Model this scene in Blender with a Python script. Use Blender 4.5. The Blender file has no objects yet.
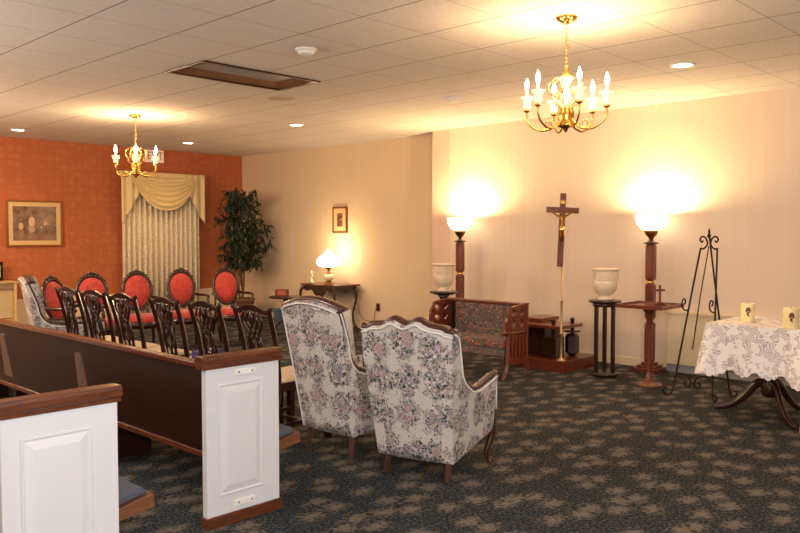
import bpy, bmesh, math, random
from mathutils import Vector, Matrix, Euler
random.seed(7)
PI = math.pi
S = bpy.context.scene
C = S.collection

# ------------------------------------------------------------------ helpers
def lin(c):
    c = c / 255.0
    return c / 12.92 if c <= .04045 else ((c + .055) / 1.055) ** 2.4
def rgb(r, g, b): return (lin(r), lin(g), lin(b), 1)

class MB:
    """collects shapes and links them as ONE mesh object"""
    def __init__(s): s.bm = bmesh.new()
    def _add(s, verts, faces, smooth=False):
        vs = [s.bm.verts.new(v) for v in verts]
        for f in faces:
            try:
                fc = s.bm.faces.new([vs[i] for i in f]); fc.smooth = smooth
            except ValueError: pass
        return s
    def box(s, x0, x1, y0, y1, z0, z1, M=None, taper=None):
        v = [(x0,y0,z0),(x1,y0,z0),(x1,y1,z0),(x0,y1,z0),(x0,y0,z1),(x1,y0,z1),(x1,y1,z1),(x0,y1,z1)]
        if taper:
            cx, cy = (x0+x1)/2, (y0+y1)/2
            v = [((a-cx)*taper+cx, (b-cy)*taper+cy, c) if i < 4 else (a,b,c) for i,(a,b,c) in enumerate(v)]
        if M: v = [M @ Vector(p) for p in v]
        return s._add(v, [(3,2,1,0),(4,5,6,7),(0,1,5,4),(1,2,6,5),(2,3,7,6),(3,0,4,7)])
    def tube(s, path, r, seg=8, closed=False, flat=1.0, up=None, caps=True):
        P = [Vector(p) for p in path]; n = len(P)
        R = r if isinstance(r, (list, tuple)) else [r]*n
        rings = []; prev = None
        for i in range(n):
            if closed: t = (P[(i+1)%n]-P[i-1])
            else: t = P[min(i+1,n-1)]-P[max(i-1,0)]
            t = t.normalized() if t.length > 1e-9 else Vector((0,0,1))
            if up is not None: u = Vector(up)
            elif prev is not None: u = prev
            else: u = Vector((0,0,1)) if abs(t.z) < .9 else Vector((1,0,0))
            a = (u - t*u.dot(t))
            a = a.normalized() if a.length > 1e-6 else t.orthogonal().normalized()
            prev = a; b = t.cross(a)
            rings.append([P[i] + a*(R[i]*math.cos(2*PI*k/seg)) + b*(R[i]*flat*math.sin(2*PI*k/seg)) for k in range(seg)])
        v = [p for rg in rings for p in rg]; f = []
        m = n if closed else n-1
        for i in range(m):
            j = (i+1) % n
            for k in range(seg):
                k2 = (k+1) % seg
                f.append((i*seg+k, i*seg+k2, j*seg+k2, j*seg+k))
        if not closed and caps:
            f.append(tuple(range(seg-1,-1,-1))); f.append(tuple((n-1)*seg+k for k in range(seg)))
        return s._add(v, f, seg > 4)
    def lathe(s, prof, c=(0,0,0), seg=24, M=None, lobes=0, amp=0, smooth=True):
        v = []; f = []; n = len(prof)
        for (r, z) in prof:
            for k in range(seg):
                a = 2*PI*k/seg
                rr = r*(1+amp*math.cos(lobes*a)) if lobes else r
                v.append(Vector((c[0]+rr*math.cos(a), c[1]+rr*math.sin(a), c[2]+z)))
        if M: v = [M @ p for p in v]
        for i in range(n-1):
            for k in range(seg):
                k2 = (k+1) % seg
                f.append((i*seg+k, i*seg+k2, (i+1)*seg+k2, (i+1)*seg+k))
        if prof[0][0] > 1e-4: f.append(tuple(range(seg-1,-1,-1)))
        if prof[-1][0] > 1e-4: f.append(tuple((n-1)*seg+k for k in range(seg)))
        s._add(v, f, smooth)
        return s
    def prism(s, pts, t, M=None):
        """outline in local xz-plane, thickness t along y (0..t)"""
        n = len(pts)
        v = [Vector((x, 0, z)) for x, z in pts] + [Vector((x, t, z)) for x, z in pts]
        if M: v = [M @ p for p in v]
        f = [tuple(range(n)), tuple(range(2*n-1, n-1, -1))]
        for i in range(n):
            j = (i+1) % n
            f.append((i, n+i, n+j, j))
        return s._add(v, f)
    def sphere(s, c, r, sc=(1,1,1), seg=14, M=None):
        prof = [(max(math.sin(PI*i/8), 0)*1.0, -math.cos(PI*i/8)) for i in range(9)]
        v = []; f = []
        for (pr, pz) in prof:
            for k in range(seg):
                a = 2*PI*k/seg
                p = Vector((pr*math.cos(a)*r*sc[0], pr*math.sin(a)*r*sc[1], pz*r*sc[2]))
                if M: p = M @ p
                v.append(Vector(c)+p)
        for i in range(8):
            for k in range(seg):
                k2 = (k+1) % seg
                f.append((i*seg+k, i*seg+k2, (i+1)*seg+k2, (i+1)*seg+k))
        return s._add(v, f, True)
    def build(s, name, mat, parent=None, bevel=0, weld=True, subsurf=0):
        if weld: bmesh.ops.remove_doubles(s.bm, verts=s.bm.verts, dist=1e-5)
        bmesh.ops.recalc_face_normals(s.bm, faces=s.bm.faces)
        me = bpy.data.meshes.new(name); s.bm.to_mesh(me); s.bm.free()
        me.materials.append(mat)
        o = bpy.data.objects.new(name, me); C.objects.link(o)
        if parent is not None: o.parent = parent
        if bevel:
            b = o.modifiers.new('bevel', 'BEVEL'); b.width = bevel; b.segments = 2; b.limit_method = 'ANGLE'; b.angle_limit = .7
        if subsurf:
            b = o.modifiers.new('sub', 'SUBSURF'); b.levels = subsurf; b.render_levels = subsurf
        return o

def tag(o, label, cat, group=None):
    o['label'] = label; o['category'] = cat
    if group: o['group'] = group
    return o
def thing(name, label, cat, loc=(0,0,0), rz=0, group=None):
    o = bpy.data.objects.new(name, None); C.objects.link(o)
    o.empty_display_size = .1
    o.location = loc; o.rotation_euler = (0, 0, rz)
    return tag(o, label, cat, group)
def struct(o): o['kind'] = 'structure'; return o
def copy_tree(o, parent=None):
    c = o.copy(); C.objects.link(c)
    if parent is not None: c.parent = parent
    for ch in [x for x in bpy.data.objects if x.parent == o]: copy_tree(ch, c)
    return c
def dup(o, loc, rz, label, group=None):
    c = copy_tree(o); c.location = loc; c.rotation_euler = (0, 0, rz); c['label'] = label
    if group: c['group'] = group
    return c
def curve_plate(splines, t, M, name, mat, parent):
    """flat plate with holes: first outline outer, the rest holes (2D xy), extruded to thickness t"""
    cu = bpy.data.curves.new(name, 'CURVE'); cu.dimensions = '2D'; cu.fill_mode = 'BOTH'; cu.extrude = t/2
    for pts in splines:
        sp = cu.splines.new('POLY'); sp.points.add(len(pts)-1); sp.use_cyclic_u = True
        for p, (x, y) in zip(sp.points, pts): p.co = (x, y, 0, 1)
    tmp = bpy.data.objects.new('tmp', cu); C.objects.link(tmp)
    dg = bpy.context.evaluated_depsgraph_get(); me = bpy.data.meshes.new_from_object(tmp.evaluated_get(dg))
    bpy.data.objects.remove(tmp); bpy.data.curves.remove(cu)
    me.transform(M); me.materials.clear(); me.materials.append(mat); me.name = name
    o = bpy.data.objects.new(name, me); C.objects.link(o)
    if parent is not None: o.parent = parent
    return o
def arc(cx, cy, r, a0, a1, n=10):
    return [(cx+r*math.cos(a0+(a1-a0)*i/n), cy+r*math.sin(a0+(a1-a0)*i/n)) for i in range(n+1)]
def smooth_path(pts, n=8):
    P = [Vector(p) for p in pts]; out = []
    for i in range(len(P)-1):
        p0 = P[max(i-1,0)]; p1 = P[i]; p2 = P[i+1]; p3 = P[min(i+2,len(P)-1)]
        for k in range(n):
            t = k/n
            out.append(.5*((2*p1)+(p2-p0)*t+(2*p0-5*p1+4*p2-p3)*t*t+(3*p1-p0-3*p2+p3)*t**3))
    out.append(P[-1]); return out
def spiral(c, r0, a0, turns, ax1, ax2, n=22, shrink=.22):
    """scroll that starts at distance r0, angle a0 and curls into its centre c"""
    out = []
    for i in range(n+1):
        t = i/n; a = a0+turns*2*PI*t; r = r0*(1-(1-shrink)*t)
        out.append(Vector(c)+Vector(ax1)*(r*math.cos(a))+Vector(ax2)*(r*math.sin(a)))
    return out

# ------------------------------------------------------------------ materials
def mat(name, col, rough=.6, metal=0, spec=.5, emit=None, estr=0, sheen=0, coat=0, trans=0):
    m = bpy.data.materials.new(name); m.use_nodes = True
    b = m.node_tree.nodes['Principled BSDF']
    b.inputs['Base Color'].default_value = col; b.inputs['Roughness'].default_value = rough
    b.inputs['Metallic'].default_value = metal; b.inputs['Specular IOR Level'].default_value = spec
    if emit: b.inputs['Emission Color'].default_value = emit; b.inputs['Emission Strength'].default_value = estr
    if sheen: b.inputs['Sheen Weight'].default_value = sheen
    if coat: b.inputs['Coat Weight'].default_value = coat; b.inputs['Coat Roughness'].default_value = .12
    if trans: b.inputs['Transmission Weight'].default_value = trans
    return m
class NT:
    def __init__(s, m): s.t = m.node_tree; s.b = s.t.nodes['Principled BSDF']; s.out = s.t.nodes['Material Output']
    def n(s, typ, **kw):
        nd = s.t.nodes.new(typ)
        for k, v in kw.items():
            if k in nd.inputs.keys() if isinstance(k, str) else False: nd.inputs[k].default_value = v
            else: setattr(nd, k, v)
        return nd
    def l(s, a, b): s.t.links.new(a, b)
    def coord(s, kind='Object', scale=(1,1,1), loc=(0,0,0), rot=(0,0,0)):
        c = s.n('ShaderNodeTexCoord'); mp = s.n('ShaderNodeMapping')
        mp.inputs['Scale'].default_value = scale; mp.inputs['Location'].default_value = loc; mp.inputs['Rotation'].default_value = rot
        s.l(c.outputs[kind], mp.inputs[0]); return mp.outputs[0]
    def noise(s, v, scale, detail=3, rough=.5, dist=0):
        nd = s.n('ShaderNodeTexNoise'); nd.inputs['Scale'].default_value = scale; nd.inputs['Detail'].default_value = detail
        nd.inputs['Roughness'].default_value = rough; nd.inputs['Distortion'].default_value = dist
        s.l(v, nd.inputs['Vector']); return nd
    def vor(s, v, scale, rand=1, feature='F1', dim='3D'):
        nd = s.n('ShaderNodeTexVoronoi'); nd.voronoi_dimensions = dim; nd.feature = feature; nd.inputs['Scale'].default_value = scale
        nd.inputs['Randomness'].default_value = rand; s.l(v, nd.inputs['Vector']); return nd
    def ramp(s, f, stops, interp='LINEAR'):
        nd = s.n('ShaderNodeValToRGB'); cr = nd.color_ramp; cr.interpolation = interp
        while len(cr.elements) < len(stops): cr.elements.new(.5)
        for e, (p, c) in zip(cr.elements, stops): e.position = p; e.color = c if len(c) == 4 else (*c, 1)
        s.l(f, nd.inputs[0]); return nd.outputs[0]
    def mix(s, f, a, b, mode='MIX'):
        nd = s.n('ShaderNodeMix'); nd.data_type = 'RGBA'; nd.blend_type = mode
        for inp, val in ((0, f), (6, a), (7, b)):
            if hasattr(val, 'links'): s.l(val, nd.inputs[inp])
            else: nd.inputs[inp].default_value = val
        return nd.outputs[2]
    def math(s, op, a, b=None, c=None):
        nd = s.n('ShaderNodeMath'); nd.operation = op
        for i, val in enumerate((a, b, c)):
            if val is None: continue
            if hasattr(val, 'links'): s.l(val, nd.inputs[i])
            else: nd.inputs[i].default_value = val
        return nd.outputs[0]
    def bump(s, h, strength=.3, dist=.01):
        nd = s.n('ShaderNodeBump'); nd.inputs['Strength'].default_value = strength; nd.inputs['Distance'].default_value = dist
        s.l(h, nd.inputs['Height']); s.l(nd.outputs[0], s.b.inputs['Normal'])
    def color(s, o): s.l(o, s.b.inputs['Base Color'])
    def sep(s, v):
        nd = s.n('ShaderNodeSeparateXYZ'); s.l(v, nd.inputs[0]); return nd.outputs

def wood(name, dark, light, rough=.35, coat=.3, scale=(3,3,18), axis=None):
    m = mat(name, light, rough, coat=coat); t = NT(m)
    v = t.coord('Object', scale)
    n = t.noise(v, 3, 5, .6, 1.2)
    t.color(t.ramp(n.outputs[0], [(.3, dark), (.7, light)]))
    return m
M = {}
M['mahogany'] = wood('mahogany', rgb(30,11,7), rgb(60,24,15), .28, .5, (14,14,2))
M['redwood'] = wood('red_brown_wood', rgb(88,38,22), rgb(128,62,38), .3, .4, (16,16,2))
M['pew'] = wood('dark_pew_wood', rgb(34,13,7), rgb(60,26,14), .32, .15, (14,1.2,14))
M['pewcap'] = wood('pew_cap_wood', rgb(70,36,19), rgb(112,62,35), .3, .4, (2,16,16))
M['oak'] = wood('oak_seat_wood', rgb(84,50,30), rgb(128,82,52), .45, .1, (2,20,30))
M['walnut'] = wood('walnut_trim', rgb(44,20,12), rgb(82,40,24), .3, .4, (10,10,10))
M['lightwood'] = wood('pale_wood', rgb(190,150,96), rgb(222,188,134), .5, .1, (8,8,2))
M['orangewood'] = wood('orange_wood', rgb(170,96,58), rgb(206,130,84), .5, .1, (14,14,2))
M['brass'] = mat('brass', rgb(226,176,92), .2, 1)
M['pale_brass'] = mat('pale_brass', rgb(214,184,140), .42, .8)
M['bronze'] = mat('bronze', rgb(150,104,52), .35, 1)
M['iron'] = mat('black_iron', rgb(34,28,26), .5, .6)
M['white_paint'] = mat('white_paint', rgb(214,215,218), .38)
M['white_plastic'] = mat('white_plastic', rgb(232,230,226), .4)
M['porcelain'] = mat('porcelain', rgb(236,224,190), .25, coat=.5)
M['cream_seat'] = mat('cream_seat_fabric', rgb(222,196,158), .8, sheen=.2)
M['blue_cushion'] = mat('blue_grey_cushion', rgb(84,92,106), .95)
M['blue_plastic'] = mat('blue_grey_plastic', rgb(74,98,106), .6)
M['piping'] = mat('white_piping', rgb(228,222,214), .7)
M['purple'] = mat('purple_card', rgb(80,62,118), .6)
M['candle_wax'] = mat('candle_wax', rgb(240,224,170), .5)
M['dark_green'] = mat('green_jar', rgb(40,56,40), .5)
M['soil'] = mat('soil', rgb(50,36,26), .95)
M['glass_black'] = mat('black_glass', rgb(26,24,26), .1)
M['screw'] = mat('steel_screw', rgb(110,104,100), .4, .8)
M['red_ink'] = mat('red_sign_ink', rgb(196,84,60), .5)
# speckle on cushion
t = NT(M['blue_cushion']); v = t.coord(); n = t.noise(v, 220, 2); t.color(t.ramp(n.outputs[0], [(.35, rgb(54,60,72)), (.65, rgb(88,92,102))])); t.bump(n.outputs[0], .3, .002)

# urn: ivory ceramic
M['ivory'] = mat('ivory_ceramic', rgb(232,214,184), .35, coat=.3)
t = NT(M['ivory']); v = t.coord(); n = t.noise(v, 22, 3); t.color(t.ramp(n.outputs[0], [(.3, rgb(236,216,184)), (.7, rgb(240,224,196))])); t.bump(n.outputs[0], .25, .004)

# right-hand walls and beige walls: faint vertical stripes of a textured paper
def wallmat(name, c1, c2):
    m = mat(name, c1, .75, spec=.3); t = NT(m)
    v = t.coord('Object', (9, 9, .15)); n = t.noise(v, 2.2, 2, .5)
    t.color(t.ramp(n.outputs[0], [(.35, c1), (.65, c2)]))
    v2 = t.coord('Object', (1,1,1)); n2 = t.noise(v2, 160, 2); t.bump(n2.outputs[0], .08, .002)
    return m
M['wall'] = wallmat('beige_wall', rgb(228,209,190), rgb(230,212,194))
M['wall_tan'] = wallmat('tan_wall', rgb(219,196,165), rgb(221,199,169))
M['wall_cream'] = mat('cream_panel', rgb(228,210,176), .6)
M['pilaster'] = mat('pilaster_paint', rgb(226,196,176), .7)
# orange damask paper
m = M['orange'] = mat('orange_damask', rgb(186,84,42), .7, spec=.3); t = NT(m)
v = t.coord(); a = t.vor(v, 9, .25, 'SMOOTH_F1'); n = t.noise(v, 14, 3, .6, 1.5)
f = t.math('ADD', t.math('MULTIPLY', a.outputs['Distance'], .7), t.math('MULTIPLY', n.outputs[0], .6))
t.color(t.ramp(f, [(.42, rgb(182,102,64)), (.5, rgb(190,112,72)), (.62, rgb(178,98,60))]))
# ceiling tiles
m = M['ceiling'] = mat('ceiling_tile', rgb(214,204,198), .9, spec=.2); t = NT(m)
tc = t.n('ShaderNodeTexCoord'); x, y, z = t.sep(tc.outputs['Object'])
def joint(c, off, step, w):
    q = t.math('FRACT', t.math('DIVIDE', t.math('SUBTRACT', c, off-20*step), step))
    d = t.math('MULTIPLY', t.math('MINIMUM', q, t.math('SUBTRACT', 1, q)), step)
    return t.math('LESS_THAN', d, w)
jx = joint(x, 2.248, .6035, .0045); jy = joint(y, 1.815, .6145, .004)
n = t.noise(tc.outputs['Object'], 45, 4, .7); n3 = t.noise(tc.outputs['Object'], 180, 2, .6)
base = t.ramp(n.outputs[0], [(.3, rgb(222,214,208)), (.7, rgb(238,231,226))])
c = t.mix(jy, base, rgb(188,176,168)); c = t.mix(jx, c, rgb(128,110,98)); t.color(c)
h = t.math('ADD', n.outputs[0], t.math('MULTIPLY', n3.outputs[0], .8))
h = t.math('SUBTRACT', h, t.math('MULTIPLY', t.math('MAXIMUM', jx, t.math('MULTIPLY', jy, .3)), 1.0)); t.bump(h, .6, .006)
# carpet
m = M['carpet'] = mat('carpet', rgb(60,60,58), .98, spec=.1); t = NT(m)
v = t.coord(); wn = t.noise(v, 7, 2)
add = t.n('ShaderNodeMix'); add.data_type = 'RGBA'; add.blend_type = 'ADD'; add.inputs[0].default_value = .05
t.l(v, add.inputs[6]); t.l(wn.outputs['Color'], add.inputs[7])
rm = t.n('ShaderNodeMapping'); rm.inputs['Rotation'].default_value = (0,0,-PI/4+.04); rm.inputs['Scale'].default_value = (1.0,.72,1)
rm.inputs['Rotation'].default_value = (0,0,math.radians(-44)); t.l(add.outputs[2], rm.inputs[0])
rm2 = t.n('ShaderNodeMapping'); rm2.inputs['Rotation'].default_value = (0,0,math.radians(46)); t.l(add.outputs[2], rm2.inputs[0])
rm2.inputs['Scale'].default_value = (.72,1.0,0)
vo = t.vor(rm2.outputs[0], 5.6, .8, 'F1', '2D')
n = t.noise(v, 34, 4, .65); n2 = t.noise(v, 60, 2, .5); n4 = t.noise(v, 420, 2)
blob = t.math('ADD', vo.outputs['Distance'], t.math('MULTIPLY', t.math('SUBTRACT', n.outputs[0], .5), 1.7))
mask = t.ramp(blob, [(.12, (1,1,1,1)), (.36, (0,0,0,1))])
ground = t.ramp(n2.outputs[0], [(.36, rgb(26,40,48)), (.5, rgb(48,58,64)), (.64, rgb(94,88,82))])
tan = t.ramp(n.outputs[0], [(.35, rgb(112,104,94)), (.65, rgb(138,128,114))])
c = t.mix(mask, ground, tan); c = t.mix(.55, c, t.ramp(n4.outputs[0], [(.3, (.45,.45,.45,1)), (.7, (1.0,1.0,1.0,1))]), 'MULTIPLY'); t.color(c)
t.bump(n4.outputs[0], .5, .004)
# floral tapestry (bouquets on ivory ground)
def floral(name, groundc, rose, rose2, leaf1, leaf2, mauve, accent, sc=5.0, seed=0., thr=.60, gdark=.78, squash=(1,1,1), off=(0,0,0)):
    m = mat(name, groundc, .9, spec=.2, sheen=.1); t = NT(m)
    v0 = t.coord('Object', (1,1,1), (seed, seed*.7, seed*.3))
    wob = t.noise(v0, 26, 2, .6); ad = t.n('ShaderNodeMix'); ad.data_type = 'RGBA'; ad.blend_type = 'ADD'; ad.inputs[0].default_value = .035
    t.l(v0, ad.inputs[6]); t.l(wob.outputs['Color'], ad.inputs[7]); v = ad.outputs[2]
    w = t.noise(v0, 13, 3, .65)
    big = t.vor(t.coord('Object', squash, off), sc, .3); dist = big.outputs['Distance']; brnd = t.sep(big.outputs['Color'])
    d = t.math('ADD', dist, t.math('MULTIPLY', t.math('SUBTRACT', w.outputs[0], .5), .85))
    sp = t.noise(v0, 90, 3, .7); gc = t.ramp(sp.outputs[0], [(.42, groundc), (.66, tuple(x*gdark for x in groundc[:3])+(1,))])
    # soft under-wash of foliage
    wash = t.ramp(t.noise(v0, 34, 3, .6).outputs[0], [(.38, leaf2), (.5, mauve), (.62, groundc)])
    washm = t.math('MULTIPLY', t.ramp(d, [(thr*.72, (1,1,1,1)), (thr, (0,0,0,1))]), .75)
    c = t.mix(washm, gc, wash)
    # leaves of two sizes
    for sc2, off in ((44, .0), (72, .06)):
        sm = t.vor(v, sc2, 1); rnd = t.sep(sm.outputs['Color'])
        lc = t.ramp(rnd[0], [(0, leaf1), (.30, leaf2), (.5, mauve), (.66, rose2), (.80, accent), (.9, groundc)], 'CONSTANT')
        lm = t.math('MULTIPLY', t.math('LESS_THAN', sm.outputs['Distance'], .44), t.math('LESS_THAN', t.math('ADD', d, t.math('MULTIPLY', rnd[1], .22)), thr+off))
        c = t.mix(lm, c, lc)
    # roses
    md = t.vor(v, 15, .75); mr = t.sep(md.outputs['Color'])
    mdd = t.math('ADD', md.outputs['Distance'], t.math('MULTIPLY', t.math('SUBTRACT', t.noise(v0, 55, 2).outputs[0], .5), .3))
    ring = t.math('SINE', t.math('MULTIPLY', mdd, 34))
    rc = t.ramp(t.math('ADD', t.math('MULTIPLY', ring, .25), .5), [(.25, rose2), (.75, rose)])
    rosem = t.math('MULTIPLY', t.math('LESS_THAN', mdd, .46), t.math('MULTIPLY', t.math('LESS_THAN', d, thr*.62), t.math('GREATER_THAN', mr[0], .35)))
    c = t.mix(t.math('MULTIPLY', rosem, .9), c, rc); t.color(c)
    t.bump(t.noise(v0, 500, 2).outputs[0], .25, .001)
    return m
fa = (rgb(204,196,188), rgb(192,164,166), rgb(138,108,114), rgb(52,64,66), rgb(96,108,104), rgb(138,130,142), rgb(186,160,132))
M['floral'] = floral('floral_tapestry', *fa, 5.0, 0, .545, .8, (.08,1.05,.95), (.04,.02,.06))
M['floral_side'] = floral('floral_tapestry_side', *fa, 5.0, 0, .545, .8, (1.05,.08,.95), (.02,.04,.06))
M['floral_dark'] = floral('dark_floral', rgb(104,88,78), rgb(178,100,80), rgb(132,62,50), rgb(44,54,44), rgb(88,100,90), rgb(120,100,104), rgb(206,160,116), 6, 3.1, .85, .6)
# red damask upholstery
m = M['red'] = mat('red_damask', rgb(198,56,38), .75, sheen=.3); t = NT(m); v = t.coord()
n = t.noise(v, 26, 3, .6, 1); t.color(t.ramp(n.outputs[0], [(.4, rgb(172,46,38)), (.6, rgb(196,68,52))]))
# curtain
m = M['curtain'] = mat('print_curtain', rgb(206,182,140), .85); t = NT(m); v = t.coord()
n = t.noise(v, 30, 3, .6, 1); t.color(t.ramp(n.outputs[0], [(.36, rgb(214,192,162)), (.5, rgb(236,222,190)), (.7, rgb(242,230,204))]))
M['valance'] = mat('gold_valance', rgb(232,206,152), .6, sheen=.3)
# leaf
m = M['leaf'] = mat('ficus_leaf', rgb(30,44,26), .45); t = NT(m); v = t.coord(); n = t.noise(v, 12, 2)
t.color(t.ramp(n.outputs[0], [(.35, rgb(20,34,20)), (.65, rgb(46,62,34))]))
# lace
m = M['lace'] = mat('white_lace', rgb(236,228,226), .8, spec=.2); t = NT(m); v = t.coord()
w = t.noise(v, 11, 1, .4, .6); cell = t.vor(v, 9, .7)
wv = t.math('FRACT', t.math('MULTIPLY', t.math('ADD', t.math('MULTIPLY', w.outputs[0], .8), t.math('MULTIPLY', cell.outputs['Distance'], .6)), 12))
line = t.math('LESS_THAN', t.math('ABSOLUTE', t.math('SUBTRACT', wv, .5)), .2)
dens = t.math('GREATER_THAN', t.noise(v, 17, 2).outputs[0], .50)
net = t.vor(v, 150, .2); netl = t.math('GREATER_THAN', net.outputs['Distance'], .42)
cov = t.math('MAXIMUM', line, t.math('MAXIMUM', dens, netl))
c = t.mix(t.math('MAXIMUM', line, dens), rgb(196,184,187), rgb(242,236,234)); t.color(c)
tr = t.n('ShaderNodeBsdfTransparent'); ms = t.n('ShaderNodeMixShader')
t.l(t.math('ADD', t.math('MULTIPLY', cov, .25), .75), ms.inputs[0]); t.l(tr.outputs[0], ms.inputs[1]); t.l(t.b.outputs[0], ms.inputs[2]); t.l(ms.outputs[0], t.out.inputs[0])
# lamp glass: glows
def glow(name, col, strength, base=rgb(250,240,215)):
    return mat(name, base, .4, emit=col, estr=strength)
M['bowl'] = glow('lit_bowl_glass', (1,.80,.52,1), 2.6)
M['bulb'] = glow('lit_bulb', (1,.86,.58,1), 30)
M['shade'] = glow('lit_white_shade', (1,.86,.62,1), 5)
M['downlight'] = glow('lit_downlight', (1,.86,.66,1), 12)
M['well_lens'] = mat('grey_lens', rgb(206,208,212), .2, coat=.6)  # plain grey lens of the wood framed fixture, no emission
M['well_wood'] = wood('light_well_wood', rgb(112,76,50), rgb(150,106,72), .6, .0, (2,10,10))
M['candle_sleeve'] = mat('candle_sleeve', rgb(250,240,205), .4, emit=(1,.8,.45,1), estr=1.0)
M['cup_glow'] = mat('lit_porcelain', rgb(244,236,200), .3, coat=.3, emit=(1,.86,.5,1), estr=.35)

# ------------------------------------------------------------------ the room
CH = 2.835
XW, XW2, YO = 7.95, 8.20, 11.85
XL, YB = -2.4, -3.0
struct(MB().box(XL-.1, XW2+.3, YB-.1, YO+.1, -.1, 0).build('floor', M['carpet']))
# ceiling with the opening of the wooden light well
fx0, fx1, fy0, fy1 = 3.46, 4.62, 5.49, 6.07
mb = MB()
for a in [(XL-.1, fx0, YB-.1, YO+.1), (fx1, XW2+.3, YB-.1, YO+.1), (fx0, fx1, YB-.1, fy0), (fx0, fx1, fy1, YO+.1)]:
    mb.box(a[0], a[1], a[2], a[3], CH, CH+.2)
struct(mb.build('ceiling', M['ceiling']))
struct(MB().box(XW, XW+.15, YB, 7.05, 0, CH).build('wall_right', M['wall']))
struct(MB().box(XW2, XW2+.15, 7.05, YO, 0, CH).build('wall_right_far', M['wall_tan']))
struct(MB().box(XW-.006, XW+.001, 6.74, 7.05, 0, CH).build('trim_1', M['pilaster']))
struct(MB().box(XL, XW2+.15, YO, YO+.15, .50, CH).build('wall_far', M['orange']))
struct(MB().box(XL, XW2+.15, YO-.015, YO+.15, 0, .50).build('trim_2', M['wall_cream']))
struct(MB().box(XL-.15, XL, YB, YO, 0, CH).build('wall_left', M['wall_tan']))
struct(MB().box(XL, XW+.1, YB-.15, YB, 0, CH).build('wall_back', M['wall']))
struct(MB().box(XW-.015, XW, 3.7, 6.735, 0, .09).box(XW-.015, XW, 6.735, 7.05, 0, .09).build('baseboard_right', M['wall_cream'], bevel=.004))
struct(MB().box(XW2-.015, XW2, 7.05, YO-.02, 0, .09).build('baseboard_right_far', M['wall_cream'], bevel=.004))

# baseboard convector
h = thing('convector_heater', 'long low cream convector cabinet along the right wall behind the iron easel', 'heater', (XW, 3.68, 0))
MB().box(-.07, 0, -4.0, 0, .085, .63).box(-.08, 0, -4.01, .005, .61, .64).build('cabinet', M['wall_cream'], h, .004)
MB().box(-.05, 0, -4.0, 0, 0, .085).build('grey_base_vent', mat('grey_vent', rgb(150,152,158), .5), h, .003)

# ------------------------------------------------------------------ ceiling things
f = thing('ceiling_light_fixture', 'recessed brown wood framed rectangular light well with grey lens in the ceiling', 'ceiling light', (0,0,CH))
mb = MB()
d = .035; i = .115
o4 = [(fx0,fy0),(fx1,fy0),(fx1,fy1),(fx0,fy1)]
i4 = [(fx0+i,fy0+i),(fx1-i,fy0+i),(fx1-i,fy1-i),(fx0+i,fy1-i)]
v = [(x,y,-.004) for x,y in o4]+[(x,y,d) for x,y in i4]+[(x,y,d+.02) for x,y in i4]+[(x,y,.1) for x,y in o4]
fc = []
for a in range(4):
    b = (a+1)%4; fc += [(a,b,4+b,4+a),(4+a,4+b,8+b,8+a),(8+a,8+b,12+b,12+a),(12+a,12+b,b,a)]
mb._add(v, fc); mb.build('frame', M['well_wood'], f)
mb = MB()
for (a, b, c_, e) in [(fx0-.02,fx1+.02,fy0-.02,fy0+.012),(fx0-.02,fx1+.02,fy1-.012,fy1+.02),(fx0-.02,fx0+.012,fy0,fy1),(fx1-.012,fx1+.02,fy0,fy1)]:
    mb.box(a, b, c_, e, -.012, .001)
mb.build('edge_moulding', M['walnut'], f, .003)
MB().box(fx0+i, fx1-i, fy0+i, fy1-i, d+.004, d+.014).build('lens', M['well_lens'], f)
MB().box(fx0+.04, fx1-.04, fy0+.04, fy1-.04, .1, .11).build('housing', M['white_paint'], f)
# smoke detectors
sd = thing('smoke_detector', 'white round smoke detector beside the wood framed light well', 'smoke detector', (3.76, 4.60, CH))
MB().lathe([(.0,-.045),(.045,-.045),(.06,-.03),(.062,-.018)], seg=28).build('head', M['white_plastic'], sd)
MB().lathe([(.075,-.018),(.08,-.01),(.08,0)], seg=28).build('base', M['white_plastic'], sd)
dup(sd, (6.14, 5.18, CH), 0, 'small white smoke detector left of the near chandelier, above the crucifix wall')
sp = thing('ceiling_speaker', 'round beige speaker grille in the ceiling near the light well', 'speaker', (4.93, 6.44, CH))
MB().lathe([(.0,-.004),(.1,-.004),(.105,-.008),(.13,-.008),(.135,0)], seg=32).build('grille', mat('beige_grille', rgb(196,178,162), .7), sp)
def downlight(loc, label, power):
    o = thing('recessed_downlight', label, 'ceiling light', loc)
    MB().lathe([(.075,.0),(.075,-.006),(.1,-.008),(.105,0)], seg=28).build('trim_ring', M['white_plastic'], o)
    MB().lathe([(0,-.003),(.04,-.005),(.074,-.002)], seg=24).build('lit_lens', M['downlight'], o)
    L = bpy.data.lights.new('downlight_spot', 'SPOT'); L.energy = power; L.color = (1,.72,.45); L.spot_size = 2.2; L.spot_blend = .8; L.shadow_soft_size = .06
    lo = bpy.data.objects.new('downlight_spot', L); C.objects.link(lo); lo.parent = o; lo.location = (0,0,-.02)
    return o
downlight((6.25, 2.82, CH), 'lit round downlight right of the near chandelier', 30)
downlight((6.29, 7.90, CH), 'lit round downlight beyond the round speaker grille', 25)
downlight((6.40, 10.66, CH), 'lit round downlight close to the curtain top', 20)
downlight((4.02, 10.95, CH), 'lit round downlight above the large framed picture, left of the far chandelier', 20)

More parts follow.
